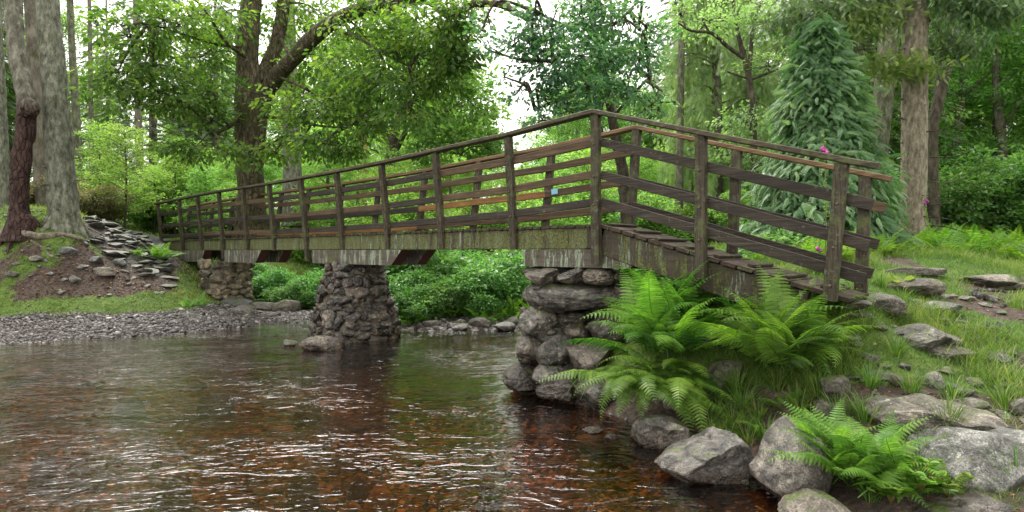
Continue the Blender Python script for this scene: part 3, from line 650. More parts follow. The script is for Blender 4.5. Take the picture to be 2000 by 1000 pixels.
# ------------------------------------------------------------------ loose rocks
def rk(px, py, wpx, hpx, Z, label, mat=None, dep=None, seed=0, rot=0., tint=.5, name='boulder', sub=5, group=None, sink=.18, **kw):
    """px, py = middle of what shows of the rock"""
    q = gz(px, py + hpx * .35); Z = q if abs(q / Z - 1) < .13 else Z
    mat = mat or M_granite; s = (wpx / F * Z, dep or wpx / F * Z * .75, hpx / F * Z * (1 + sink)); p = pt(px, py, Z); p[2] -= hpx / F * Z * sink * .5
    kw.setdefault('rounding', .12); kw.setdefault('sharp', 18); V, Fc = rock(seed, s, sub, **kw); g = Geo().add(V @ rotz(rot).T + p, Fc, 0, tint)
    return tag(obj(name, g, mat), label, 'rock' if name != 'boulder' else 'boulder', group)
def proft(seed, pts, Z, dep, label, mat, tint=.5, rough=.04, sub=6, name='boulder', cat='boulder'):
    """boulder whose broad outline follows the points (px,py), with real depth: an inflated rounded form"""
    P = np.array([pt(a, b, Z) for a, b in pts]); c = P.mean(0); D, Fc = ico(sub)
    ang = np.arctan2(P[:, 2] - c[2], P[:, 0] - c[0]); rad = np.hypot(P[:, 2] - c[2], P[:, 0] - c[0]); o = np.argsort(ang); ang, rad = ang[o], rad[o]
    aa = np.concatenate([ang - 2*np.pi, ang, ang + 2*np.pi]); rr = np.tile(rad, 3)
    th = np.arctan2(D[:, 2], D[:, 0]); ry = np.abs(D[:, 1]); R0 = np.interp(th, aa, rr)
    pl = np.hypot(D[:, 0], D[:, 2]); rngp = R_(seed); n = nrm(rngp.randn(12, 3) * np.array([1, 1.3, 1])); h = rngp.uniform(.5, .95, 12)
    r = np.minimum(1.0, (h / np.maximum(D @ n.T, .05)).min(1)); r = .1 + .9 * r
    nz = 1 + fbm(D * 2.2 + seed, 4, seed) * rough * 2.4 + fbm(D * 7 + seed, 5, seed + 1) * rough * 1.3
    q = np.where(pl > 0, (1 - ry ** 2.3) ** (1 / 2.3) / np.maximum(pl, 1e-6), 0)
    V = np.stack([D[:, 0] * q * R0 * (.25 + .75 * r) * nz, np.sign(D[:, 1]) * np.abs(D[:, 1]) ** .75 * dep / 2 * r * nz, D[:, 2] * q * R0 * (.25 + .75 * r) * nz], 1)
    P0 = P - c; lo, hi = V.min(0), V.max(0)
    for ax in (0, 2): V[:, ax] = P0[:, ax].min() + (V[:, ax] - lo[ax]) * (np.ptp(P0[:, ax]) / (hi[ax] - lo[ax]))
    V = V + c
    return tag(obj(name, Geo().add(V, Fc, 0, tint), mat), label, cat)
G1, G2, SL = M_granite, M_granite2, M_slate
M_shore = rock_mat('dark_shore_rock', (.02, .019, .018), (.075, .069, .063), (.19, .175, .16), .12, .2, .06, .55, 1.7)
M_big = rock_mat('pale_speckled_granite', (.03, .029, .026), (.11, .108, .102), (.28, .275, .262), .45, .15, None, .85, 1.6, .12)
proft(11, [(1238, 850), (1262, 808), (1300, 806), (1345, 812), (1344, 860), (1330, 880), (1290, 884), (1240, 868)], 3.95, .42, 'squarish brown rock at the water edge just right of the big fern', M_shore, .6)
proft(23, [(1282, 912), (1330, 880), (1380, 858), (1422, 840), (1448, 870), (1466, 905), (1455, 945), (1380, 950), (1310, 935)], 3.42, .5, 'dark grey pointed rock lying in the shallow water below the bank', M_shore, .55, .035)
proft(37, [(1478, 900), (1490, 850), (1530, 825), (1585, 838), (1600, 880), (1590, 950), (1560, 985), (1500, 965), (1474, 940)], 3.12, .55, 'tall smooth brown and grey boulder standing behind the pale green fern', M_shore, .6, .02)
proft(41, [(1530, 990), (1560, 968), (1610, 966), (1650, 985), (1665, 1030), (1600, 1060), (1540, 1050)], 2.7, .4, 'low speckled boulder at the bottom edge of the photo beside the water', G2, .5)
proft(55, [(1785, 890), (1825, 848), (1920, 826), (2010, 835), (2090, 860), (2100, 960), (2010, 1010), (1930, 1000), (1850, 968), (1800, 930)], 2.95, .6, 'largest pale speckled granite boulder at the lower right', M_big, .55, .02)
proft(58, [(1800, 985), (1860, 968), (1960, 975), (2090, 990), (2080, 1060), (1900, 1080), (1790, 1040)], 2.62, .5, 'dark rock under the largest pale boulder', M_shore, .35)
proft(62, [(1708, 815), (1735, 785), (1790, 778), (1870, 786), (1935, 795), (1940, 815), (1850, 825), (1780, 850), (1720, 845)], 3.2, .6, 'long low ridged rock above the largest pale boulder', M_big, .4, .04)
proft(73, [(1738, 645), (1770, 632), (1840, 634), (1868, 645), (1840, 670), (1820, 690), (1770, 690), (1740, 675)], 4.25, .65, 'broad flat topped rock in the grass halfway up the right bank', G1, .6, .04)
rk(1850, 690, 105, 30, 4.0, 'low flat grey rock just below the broad flat topped rock', G1, .35, 81, .1, .65)
rk(1826, 742, 44, 36, 3.72, 'small rounded pinkish rock in the grass of the right bank', G1, None, 82, .3, .6, rounding=.5)
rk(1752, 742, 34, 26, 3.75, 'small brown rock left of the rounded pinkish one', G2, None, 83, .3, .4)
rk(1952, 702, 52, 26, 4.0, 'small pale rock at the far right of the grass slope', G1, None, 84, .3, .7)
rk(1992, 795, 46, 44, 3.35, 'grey rock cut by the right edge of the photo', G1, None, 85, .3, .5)
rk(1325, 778, 60, 60, 4.25, 'small dark reddish rock tucked under the big fern', M_shore, .35, 86, 0, .4)
proft(91, [(1340, 800), (1372, 745), (1420, 700), (1450, 702), (1442, 760), (1410, 808), (1370, 822)], 4.3, .4, 'slanting mossy slab between the two large ferns', M_shore, .5)
rk(1780, 556, 96, 34, 5.3, 'mound shaped rock capped with dry grass near the bridge end', G2, .5, 92, .2, .5)
rk(1722, 592, 74, 40, 4.55, 'rounded grey rock at the foot of the ramp', G1, .35, 93, 0, .5, rounding=.5)
rk(1668, 594, 60, 18, 4.2, 'flat mossy stone step at the end of the ramp', G2, .35, 94, -.6, .35)
rk(1832, 599, 58, 22, 4.85, 'pale flat slate sloping in the grass past the bridge end', SL, .35, 95, .2, .9)
rk(1780, 530, 140, 18, 6.2, 'long brown kerb stone lying across the path behind the bridge end', G2, .25, 96, 0, .45, rounding=.1, sharp=22)
rk(1925, 545, 85, 28, 5.9, 'pinkish sloping rock on the path at the right', G1, .5, 97, .2, .8)
rk(1975, 558, 60, 14, 5.6, 'thin pale slab lying in the path at the right edge', G1, .3, 98, .2, .8)
rk(1630, 755, 60, 50, 3.85, 'small brown rock half buried in grass behind the pale green fern', G2, None, 99, .2, .45)
rk(1612, 800, 50, 40, 3.6, 'grey rock beside the pale green fern in the long grass', G1, None, 101, .2, .5)
rk(1395, 640, 120, 46, 5.0, 'pale rock showing behind the ferns under the ramp', G1, .4, 102, .2, .9)
rk(1285, 615, 100, 36, 5.3, 'pale slab under the ramp beside the abutment', G1, .4, 103, .2, .85)
for k, (a, b, wd, h, Z) in enumerate([(1690, 615, 40, 12, 4.4), (1760, 610, 50, 12, 4.7), (1880, 630, 34, 12, 4.5), (1700, 700, 30, 16, 3.95), (1905, 745, 40, 16, 3.7), (1935, 640, 30, 14, 4.4), (1880, 765, 46, 20, 3.5), (1850, 720, 26, 10, 3.9), (1960, 770, 36, 16, 3.5), (1660, 660, 40, 18, 4.1), (1720, 640, 34, 12, 4.35), (1955, 610, 30, 10, 4.8), (1800, 575, 24, 10, 5.1), (1680, 790, 40, 22, 3.5), (1650, 840, 40, 26, 3.3), (1770, 715, 26, 14, 3.9), (1935, 815, 40, 20, 3.2)]):
    rk(a, b, wd, h, Z, 'small stone half buried in the grass of the right bank', (G1, G2, SL)[k % 3], None, 200 + k, k, .4 + .05 * (k % 8), 'rock', 3, 'small stones half buried in the right bank')
# left bank
for (a, b, wd, h, Z, lb, m, sd) in [(131, 488, 34, 18, 11.0, 'pale grey rock on the bare earth bank below the big spruce', SL, 301), (142, 546, 30, 18, 10.6, 'rock in the middle of the brown earth slope', G1, 302), (208, 438, 42, 11, 13.3, 'flat pale slab lying at the top of the slate path', SL, 303),
        (185, 508, 36, 16, 11.5, 'dark slate rock jutting from the earth bank', SL, 304), (205, 530, 50, 18, 11.0, 'mossy rock at the foot of the slate path', G2, 305), (28, 535, 30, 12, 10.2, 'flat stone at the left edge of the earth slope', G1, 306), (232, 512, 30, 14, 11.9, 'slate rock left of the small fern by the bridge end', SL, 307),
        (70, 505, 26, 12, 10.6, 'small stone below the tree roots', G1, 308), (160, 520, 24, 10, 10.9, 'small slate on the brown earth', SL, 309),
        (462, 590, 60, 22, 11.0, 'wide grey slab at the foot of the left pier', SL, 310), (475, 606, 48, 22, 10.4, 'pale grey rock at the edge of the gravel by the left pier', G1, 311), (515, 597, 60, 26, 11.0, 'dark angular rock right of the left pier', G2, 312), (435, 610, 22, 18, 10.3, 'small dark rock at the gravel edge under the left pier', M_shore, 313), (560, 598, 56, 30, 11.6, 'mossy green boulder between the two piers', G2, 314), (527, 614, 40, 12, 11.2, 'low dark rock at the water edge between the piers', M_shore, 315),
        (565, 669, 30, 13, 7.7, 'small pale rock in the water at the foot of the middle pier', G1, 316),
        (843, 633, 36, 18, 9.7, 'pale flat rock on the shingle between the middle pier and the abutment', G1, 320), (940, 632, 54, 26, 9.6, 'brown rock on the shingle left of the abutment', G2, 321), (985, 638, 44, 20, 9.4, 'dark rock on the shingle next to the abutment', M_shore, 322), (900, 640, 40, 14, 9.6, 'low wet rock at the far water edge', M_shore, 323), (965, 622, 46, 18, 10.0, 'grey rock behind the brown rock on the shingle', G1, 324), (1005, 628, 40, 26, 9.6, 'rounded rock right against the abutment at the far water edge', G1, 325),
        (1160, 840, 44, 12, 4.1, 'small flat rock breaking the water below the big fern', M_shore, 330), (1192, 852, 30, 9, 4.0, 'tiny pointed rock breaking the water below the big fern', M_shore, 331), (1455, 940, 16, 12, 3.2, 'small pale stone between two shore rocks', G1, 332)]:
    rk(a, b, wd, h, Z, lb, m, None, sd, .3, .55 + .2 * ((sd * 7) % 3 - 1), 'rock', 4)
# slate slabs of the path by the left end of the bridge
def slates():
    rng = R_(77); n = 0; protos = []
    for k in range(6):
        V, Fc = rock(400 + k, (.42, .3, .09), 3, 12, .04, 22, .08); protos.append(make_mesh('slate_rock', Geo().add(V, Fc, 0, .5 + .06 * k), M_slate))
    while n < 110:
        px = rng.uniform(165, 335); Z = rng.uniform(11.4, 14.2); x = (px - 1000) / F * Z
        if px > 300 and Z > 13.2: continue
        z = H(x, Z); o = bpy.data.objects.new('slate_rock', protos[n % 6]); COL.objects.link(o); s = rng.uniform(.5, 1.25)
        o.location = (x, Z, z + .01); o.rotation_euler = (rng.randn() * .18 + .1, rng.randn() * .18, rng.uniform(0, 6.3)); o.scale = (s, s, s * rng.uniform(.7, 1.4))
        tag(o, 'wet grey slate slab in the rough rocky path at the left end of the bridge', 'slate rock', 'slate slabs of the rocky path'); n += 1
    # smaller stones strewn on the brown slope
    for k in range(90):
        px = rng.uniform(-10, 330); Z = rng.uniform(10.0, 11.9); x = (px - 1000) / F * Z; z = H(x, Z)
        if z < .5: continue
        o = bpy.data.objects.new('stone', protos[k % 6]); COL.objects.link(o); s = rng.uniform(.12, .38)
        o.location = (x, Z, z + .004); o.rotation_euler = (rng.randn() * .3, rng.randn() * .3, rng.uniform(0, 6.3)); o.scale = (s, s, s * 2)
        tag(o, 'small flat stone strewn on the brown earth slope of the left bank', 'stone', 'small stones on the brown slope')
slates()
# ------------------------------------------------------------------ pebbles and riverbed
def pebbles():
    rng = R_(5); D, Fc = ico(1); g = Geo(); P = []; S_ = []
    def put(n, xr, yr, cond, smin, smax, zo=0):
        x = rng.uniform(*xr, n); y = rng.uniform(*yr, n); z = Hs(x, y); ok = cond(x, y, z); x, y, z = x[ok], y[ok], z[ok]
        s = smin + (smax - smin) * rng.rand(len(x)) ** 3; P.append(np.stack([x, y, z + s * .15 + zo], 1)); S_.append(s)
    put(90000, (-12, -3.4), (7.9, 11.8), lambda x, y, z: (z > -.12) & (z < .27 + .05 * np.sin(x * 3)), .016, .05)
    put(2500, (-12, -3.4), (7.9, 11.8), lambda x, y, z: (z > -.12) & (z < .25), .05, .1)
    put(14000, (-3.4, 1.4), (8.9, 12), lambda x, y, z: (z > -.08) & (z < .26), .03, .16)
    put(5000, (.3, 3), (2.4, 5.2), lambda x, y, z: (z > -.25) & (z < .02), .015, .04)
    P = np.concatenate(P); S_ = np.concatenate(S_); n = len(P)
    a = rng.uniform(0, 6.28, n); d = np.stack([np.cos(a), np.sin(a), rng.randn(n) * .2], 1); nn = np.stack([rng.randn(n) * .3, rng.randn(n) * .3, np.ones(n)], 1)
    sc = np.stack([S_ * .6, S_ * rng.uniform(.35, .55, n), S_ * rng.uniform(.2, .4, n)], 1)
    scatter(g, (D * (1 + .12 * np.sin(D[:, :1] * 5 + D[:, 1:2] * 7)), [Fc]), P, d, nn, sc, rng.rand(n))
    o = obj('pebbles', g, M_pebble, origin=(0, 0, 0), smooth=False); tag(o, 'purple grey shingle and pebbles along the water edge', 'pebbles', None, 'stuff')
    # stones on the stream bed
    rng = R_(9); protos = []
    for k in range(6):
        V, Fc2 = rock(500 + k, (.5, .38, .2), 4, 10, .04, 12, .45); protos.append(make_mesh('bed_stone', Geo().add(V, Fc2, 0, .1 + .16 * k), M_bed))
    spots = []
    for _ in range(160):
        Z = rng.uniform(2.6, 8.2) ; px = rng.uniform(-60, 1500); spots.append((px, Z, rng.uniform(.2, .6), rng.randint(0, 4)))
    for (px, py, s, c) in [(165, 880, .6, 5), (90, 885, .5, 4), (740, 955, .6, 5), (60, 985, .7, 4), (590, 905, .5, 5), (600, 768, .6, 5), (250, 770, .7, 4), (420, 760, .8, 4), (950, 940, .5, 3), (700, 930, .4, 4), (690, 990, .5, 4), (330, 930, .7, 4), (45, 728, .9, 5), (1180, 870, 1.0, 3)]:
        Z = (CH + .17) * F / (py - HY); spots.append((px, Z, s, c))
    for q, (px, Z, s, c) in enumerate(spots):
        x = (px - 1000) / F * Z; z = H(x, Z)
        if z > -.13: continue
        o = bpy.data.objects.new('bed_stone', protos[c]); COL.objects.link(o)
        top = -.05 if q >= 160 else -.14
        sz = min(s, (top - z) / .1) if q < 160 else (top - z) / .1 * .8
        o.location = (x, Z, z); o.rotation_euler = (0, 0, rng.uniform(0, 6.3)); o.scale = (s, s, max(.3, sz))
        tag(o, 'rounded orange brown stone lying on the stream bed under the water', 'stone', 'stones on the stream bed')
pebbles()

def bank_stones():
    rng = R_(808); protos = []
    for k in range(5):
        V, Fc = rock(820 + k, (.3, .2, .1), 4, 10, .05, 22, .08); protos.append(make_mesh('rock', Geo().add(V, Fc, 0, .35 + .12 * k), (M_granite, M_granite2, M_slate)[k % 3]))
    for q in range(70):
        px, py = rng.uniform(1640, 2010), rng.uniform(560, 860); Z = gz(px, py)
        if Z > 7 or (px < 1720 and py > 780): continue
        x = (px - 1000) / F * Z; o = bpy.data.objects.new('rock', protos[q % 5]); COL.objects.link(o); s_ = rng.uniform(.2, .7)
        o.location = (x, Z, H(x, Z) + .008 * s_); o.rotation_euler = (rng.randn() * .12, rng.randn() * .12, rng.uniform(0, 6.3)); o.scale = (s_, s_, s_ * .8)
        tag(o, 'small flat stone embedded in the patchy grass of the right bank', 'rock', 'flat stones embedded in the right bank')
bank_stones()
# ------------------------------------------------------------------ foliage builders
def sprays(g, rng, cent, outd, tpl, n_leaf, size, rad, tint_mu, tint_sd=.22, flat=.35, mi=0, nup=.7):
    """around every centre a flattened spray of leaves pointing outward"""
    m = len(cent); n = m * n_leaf; C = np.repeat(cent, n_leaf, 0); O = np.repeat(nrm(outd), n_leaf, 0)
    R1 = np.repeat(np.broadcast_to(rad, (m,)), n_leaf)
    off = rng.randn(n, 3) * np.array([.5, .5, .5 * flat]); off = off * R1[:, None]; P = C + off + O * (rng.rand(n) * R1 * .4)[:, None]
    d = nrm(off) * .8 + O * .7 + rng.randn(n, 3) * .35; d[:, 2] -= .25
    nn = rng.randn(n, 3) * (1 - nup) * 1.2 + np.array([0, 0, 1.]) * nup + O * .25
    s = size * rng.uniform(.65, 1.2, n); t = np.clip(np.repeat(np.broadcast_to(tint_mu, (m,)) + rng.randn(m) * tint_sd * .7, n_leaf) + rng.randn(n) * tint_sd * .6, 0, 1)
    scatter(g, tpl, P, d, nn, s, t, mi)
def inblob(rng, c, r, n, bias=.4):
    d = nrm(rng.randn(n, 3)); rr = rng.rand(n) ** bias
    return np.array(c) + d * rr[:, None] * np.array(r), d
def broadtree(name, seed, h, cr, zlow, lmat, bark, leaf=.16, nspr=700, nl=26, tint=.5, tr=.16, lean=(0, 0), holes=.25):
    """prototype broadleaf with trunk, limbs and clumped crown, base at the origin"""
    rng = R_(seed); root = empty(name, (0, 0, 0)); g = Geo()
    tp = np.array([[0, 0, -.3], [lean[0]*.2, lean[1]*.2, h*.25], [lean[0]*.6+rng.randn()*.15, lean[1]*.6, h*.55], [lean[0], lean[1], h*.9]])
    V, Fc = tube(tp, [tr*1.35, tr, tr*.7, tr*.15], 9, 24, .2, 2, seed); g.add(V, Fc)
    clumps = []
    nlimb = 13
    for k in range(nlimb):
        t = zlow/h + (1-zlow/h) * (k + .5) / nlimb * .92; z = h * t; a = k * 2.4 + rng.rand(); R = cr * math.sin(math.pi * min(1, .25 + .75 * t)) ** .7 * rng.uniform(.75, 1.1)
        b = np.array([np.interp(z, tp[:, 2], tp[:, 0]), np.interp(z, tp[:, 2], tp[:, 1]), z * .92]); e = b + np.array([math.cos(a) * R, math.sin(a) * R, R * rng.uniform(.05, .5)])
        m = (b + e) / 2 + np.array([0, 0, R * .12]) + rng.randn(3) * .12 * R
        V, Fc = tube([b, m, e], [tr * .4 * (1.1 - t), tr * .22 * (1.1 - t), .012], 6, 10, .2, 3, seed + k); g.add(V, Fc)
        for u in (.45, .7, .95): 
            q = b * (1-u)**2 + 2*m*u*(1-u) + e*u*u; clumps.append((q + rng.randn(3) * .1 * cr, cr * rng.uniform(.26, .42)))
    obj('trunk', g, bark, root, local=True)
    gl = Geo(); C, O = [], []
    for c, r in clumps:
        k = int(nspr / len(clumps)); p, d = inblob(rng, c, (r, r, r * .7), k, .5); C.append(p); O.append(d * .7 + nrm(p - np.array([0, 0, h * .5])) * .6)
    C = np.concatenate(C); O = np.concatenate(O)
    sprays(gl, rng, C, O, LEAF, nl, leaf, leaf * 2.7, tint)
    obj('crown', gl, lmat, root, local=True); return root
def bush(name, seed, h, r, lmat, leaf=.07, nspr=220, nl=22, bark=None, tint=.5):
    rng = R_(seed); root = empty(name, (0, 0, 0)); g = Geo(); C, O = [], []
    for k in range(9):
        a = k * 2.4; e = np.array([math.cos(a) * r * rng.uniform(.3, 1.1), math.sin(a) * r * rng.uniform(.3, 1.1), h * rng.uniform(.25, 1.15)])
        V, Fc = tube([[math.cos(a)*.05, math.sin(a)*.05, -.1], e * np.array([.45, .45, .6]), e], [.03, .02, .006], 5, 9, .2, 4, k); g.add(V, Fc)
        for u in (.45, .75, 1.0): p, d = inblob(rng, e * np.array([u, u, u ** .8]), (r*.3, r*.3, h*.17), nspr // 27, .5); C.append(p); O.append(d + np.array([e[0], e[1], .4]))
    obj('stem', g, bark or M_bark_dark, root, local=True)
    gl = Geo(); sprays(gl, rng, np.concatenate(C), np.concatenate(O), LEAF, nl, leaf, leaf * 2.2, tint)
    obj('foliage', gl, lmat, root, local=True); return root
SPR = sprig(8, .04, 48, .25, .36); SPR2 = sprig(6, .03, 42, .3, .55, True)
def conifer(name, seed, h, R, lmat, bark, zlow=1.5, n=1500, ssize=.55, droop=.35, tr=.16, tpl=SPR, pw=.9, tint=.5, inner=.35):
    rng = R_(seed); root = empty(name, (0, 0, 0)); g = Geo(); V, Fc = tube([[0,0,-.3],[.05,0,h*.5],[0,0,h*.98]], [tr*1.2, tr*.75, .02], 9, 30, .12, 3, seed); g.add(V, Fc)
    nb = int(h * 9)
    P, D_, S_ = [], [], []
    for k in range(nb):
        t = (k + rng.rand()) / nb; z = zlow + (h - zlow) * t; a = k * 2.4 + rng.rand() * .6; L = R * (1 - t) ** pw * rng.uniform(.75, 1.1) + .15
        b = np.array([0, 0, z]); e = np.array([math.cos(a) * L, math.sin(a) * L, z - L * droop]); m = (b + e) / 2 + np.array([0, 0, L * .1])
        V, Fc = tube([b, m, e], [max(.012, .03 * L / R * 1.5), .012, .005], 4, 7); g.add(V, Fc)
        k2 = max(3, int(n / nb)); u = rng.uniform(inner, 1.02, k2)[:, None]; q = b * (1-u)**2 + 2*m*u*(1-u) + e*u*u
        sd = np.array([-math.sin(a), math.cos(a), 0]); q = q + sd * rng.randn(k2, 1) * L * .16 + np.array([0, 0, -.06]) * rng.rand(k2, 1)
        P.append(q); dd = np.array([math.cos(a), math.sin(a), -droop])[None] + sd * rng.randn(k2, 1) * .6; dd[:, 2] += rng.randn(k2) * .12; D_.append(dd); S_.append(ssize * rng.uniform(.6, 1.1, k2) * (.55 + .45 * (1 - t)))
    obj('trunk', g, bark, root, local=True)
    P, D_, S_ = np.concatenate(P), np.concatenate(D_), np.concatenate(S_); m = len(P); gl = Geo()
    scatter(gl, tpl, P, D_, rng.randn(m, 3) * .25 + np.array([0, 0, 1.]), S_, np.clip(tint + rng.randn(m) * .25, 0, 1))
    obj('crown', gl, lmat, root, local=True); return root
# ------------------------------------------------------------------ forest behind
def forest():
    rng = R_(123)
    T = [broadtree('broadleaf_tree', 1, 11, 3.2, 2.0, L_bgA, M_bark_bg, .125, 620, 32), broadtree('broadleaf_tree', 2, 9, 3.0, 1.2, L_bgB, M_bark_bg, .118, 620, 32, .55),
         broadtree('broadleaf_tree', 3, 12, 3.6, 2.2, L_bgC, M_bark_dark, .125, 700, 32, .45), broadtree('broadleaf_tree', 4, 8, 2.6, 1.0, L_bgB, M_bark_bg, .105, 620, 30, .4)]
    Cn = [conifer('spruce_tree', 11, 15, 3.0, L_con, M_bark_bg, 3.0, 4200, .55, .4, .17), conifer('spruce_tree', 12, 12, 2.6, L_conlight, M_bark_bg, 1.5, 4200, .5, .35, .14)]
    kinds = ['mid green broadleaf tree in the wood behind the bridge', 'pale green broadleaf tree in the wood behind the bridge', 'dark broadleaf tree in the wood behind the bridge', 'short pale leafy tree in the wood behind the bridge',
             'dark spruce in the wood behind the bridge', 'lighter green spruce in the wood behind the bridge']
    used = [False] * 6
    P = T + Cn
    def put(k, px, Z, sc=1, rz=None, sz=None):
        x = (px - 1000) / F * Z; rz = rng.uniform(0, 6.28) if rz is None else rz; z = H(max(-48, min(48, x)), min(Z, 74)) - .1
        o = P[k]
        if not used[k]: used[k] = True; o.location = (x, Z, z); o.rotation_euler.z = rz; o.scale = (sc, sc, sz or sc); tag(o, kinds[k], 'tree', kinds[k].replace('tree', 'trees').replace('spruce', 'spruces'))
        else: copy_tree(o, (x, Z, z), rz, sc, kinds[k], kinds[k].replace('tree', 'trees').replace('spruce', 'spruces'), sz)
    # left: tall dark conifers with bright gaps
    for (k, px, Z, s) in [(4, 300, 24, .9), (5, 390, 27, .75), (4, 420, 24, .8), (3, 330, 22, .5), (3, 390, 17, .42), (3, 430, 19, .42), (4, 40, 30, 1.0), (4, -60, 22, 1.0), (2, -20, 27, .8), (0, 20, 24, .6),
            (0, 470, 30, .7), (1, 560, 30, .7), (1, 640, 28, .65), (0, 700, 32, .7), (1, 760, 30, .65), (3, 560, 20, .55), (3, 640, 18, .55), (1, 700, 20, .5), (3, 770, 17, .5), (0, 830, 34, .8), (1, 880, 28, .62), (3, 930, 24, .55), (0, 960, 36, .62), (1, 1010, 30, .42), (3, 880, 18, .48), (3, 990, 20, .45),
            (1, 1060, 27, .55), (3, 1090, 20, .5), (0, 1130, 30, .85), (2, 1180, 26, .85), (0, 1230, 24, .6), (1, 1220, 33, .7), (3, 1160, 18, .5), (3, 1240, 17, .45), (4, 1320, 22, .75), (0, 1290, 32, .7), (2, 1370, 27, .7), (0, 1430, 24, .7), (5, 1460, 30, .9), (2, 1520, 26, .9), (4, 1570, 20, .95), (4, 1640, 16, 1.0), (5, 1700, 22, 1.0), (2, 1700, 30, .9),
            (0, 1865, 16, .8), (0, 1900, 20, .9), (0, 1960, 15, .75), (0, 2040, 18, .85), (2, 1850, 26, 1.0), (4, 1930, 28, 1.1), (0, 2080, 22, 1.0), (0, 2150, 15, .9), (2, 2000, 30, 1.1), (4, 1800, 22, 1.1), (5, 1860, 30, 1.0), (2, 1650, 24, .8), (0, 1480, 20, .55), (3, 1400, 18, .5), (3, 1330, 17, .42), (3, 1540, 17, .6)]:
        put(k, px, Z, s)
    for r_, Z0 in ((0, 42), (1, 55)):   # a last belt closing the wood
        for q in range(22):
            px = -150 + q * 108 + rng.uniform(-30, 30); Z = Z0 + rng.uniform(-4, 4)
            s = .8 if not (930 < px < 1070) else .42
            if 130 < px < 340: s *= .38
            if 1230 < px < 1330: s *= .7
            put([0, 2, 4, 1, 0, 2][rng.randint(0, 6)], px, Z, s * rng.uniform(.9, 1.1) * (1 + .15 * r_))
    for (k, px, Z, s_) in [(1, 150, 34, .9), (5, 215, 40, .9), (0, 110, 26, .9), (4, 190, 34, .8), (1, 500, 36, 1.1), (0, 590, 40, 1.2), (1, 680, 38, 1.15), (0, 770, 42, 1.25), (1, 850, 40, 1.1), (0, 905, 36, .95), (1, 1090, 38, .95), (0, 1150, 40, 1.2), (1, 1210, 36, 1.0), (0, 1330, 38, 1.2), (1, 1300, 28, .8), (5, 1380, 36, 1.2), (0, 430, 34, 1.0), (1, 370, 36, .9), (1, 1850, 20, 1.0), (1, 1950, 18, .9), (1, 2010, 24, 1.1)]: put(k, px, Z, s_)
    # outside the frame but seen from a step aside and reflected
    for px, Z, k in ((-300, 14, 4), (-420, 18, 2), (2350, 14, 2), (2500, 18, 4), (-550, 12, 0), (2700, 12, 0)): put(k, px, Z, 1.0)
    # understorey bushes
    Bp = [bush('bush', 31, 1.5, .9, L_bgB, .075, 420, 22, tint=.5), bush('bush', 32, 1.2, .8, L_bgA, .07, 420, 22, tint=.6), bush('bush', 33, 1.0, .8, L_heath, .05, 520, 22, tint=.5), bush('bush', 34, 1.3, 1.0, L_bramble, .085, 420, 20, tint=.55)]
    bl = ['pale green bush in the undergrowth behind the bridge', 'mid green bush in the undergrowth behind the bridge', 'brownish green heath bush in the undergrowth on the left', 'dark glossy bush in the undergrowth behind the bridge']
    bu = [False] * 4
    def putb(k, px, Z, sc):
        x = (px - 1000) / F * Z; loc = (x, Z, H(x, Z) - .05); gname = bl[k].replace('bush', 'bushes')
        if not bu[k]: bu[k] = True; Bp[k].location = loc; Bp[k].scale = (sc,) * 3; tag(Bp[k], bl[k], 'bush', gname)
        else: copy_tree(Bp[k], loc, rng.uniform(0, 6.28), sc, bl[k], gname)
    for (k, px, Z, s) in [(2, 10, 13.5, 1.1), (2, 75, 14.5, 1.2), (2, 150, 14, 1.1), (2, 190, 15, 1.0), (2, 210, 18, 1.2), (1, 185, 17, 1.2), (1, 290, 16.5, 1.0), (0, 330, 17, 1.3), (0, 370, 18, 1.4), (1, 400, 19, 1.3), (0, 440, 20, 1.4), (2, 340, 20, 1.6), (2, 300, 23, 1.8), (1, 480, 22, 1.6), (0, 520, 21, 1.3), (0, 560, 19, 1.3), (1, 610, 18, 1.3), (0, 660, 17, 1.2), (1, 700, 19, 1.5), (0, 740, 16, 1.2), (1, 790, 16, 1.2), (0, 830, 15, 1.2), (0, 880, 16, 1.4), (1, 930, 15, 1.2), (0, 980, 16, 1.5), (1, 1030, 15, 1.4), (0, 1070, 14, 1.2), (0, 1110, 16, 1.5), (1, 1150, 14, 1.3), (0, 1200, 15, 1.5), (1, 1260, 14, 1.2), (1, 1330, 15, 1.0), (0, 1390, 16, 1.1), (1, 1450, 15, 1.2),
            (3, 1850, 12, 1.0), (3, 1900, 13, 1.2), (3, 1960, 12, 1.2), (3, 2030, 12, 1.3), (1, 1880, 15, 1.4), (1, 1980, 15, 1.4), (0, 1280, 19, 1.6), (0, 1180, 20, 1.6), (0, 620, 23, 1.8), (0, 780, 22, 1.7), (1, 870, 21, 1.7), (0, 960, 22, 1.8), (1, 1060, 21, 1.8), (1, 1350, 20, 1.6), (1, 1480, 12, .9), (1, 1580, 13, 1.0), (3, 1700, 12, 1.0)]:
        putb(k, px, Z, s)
forest()
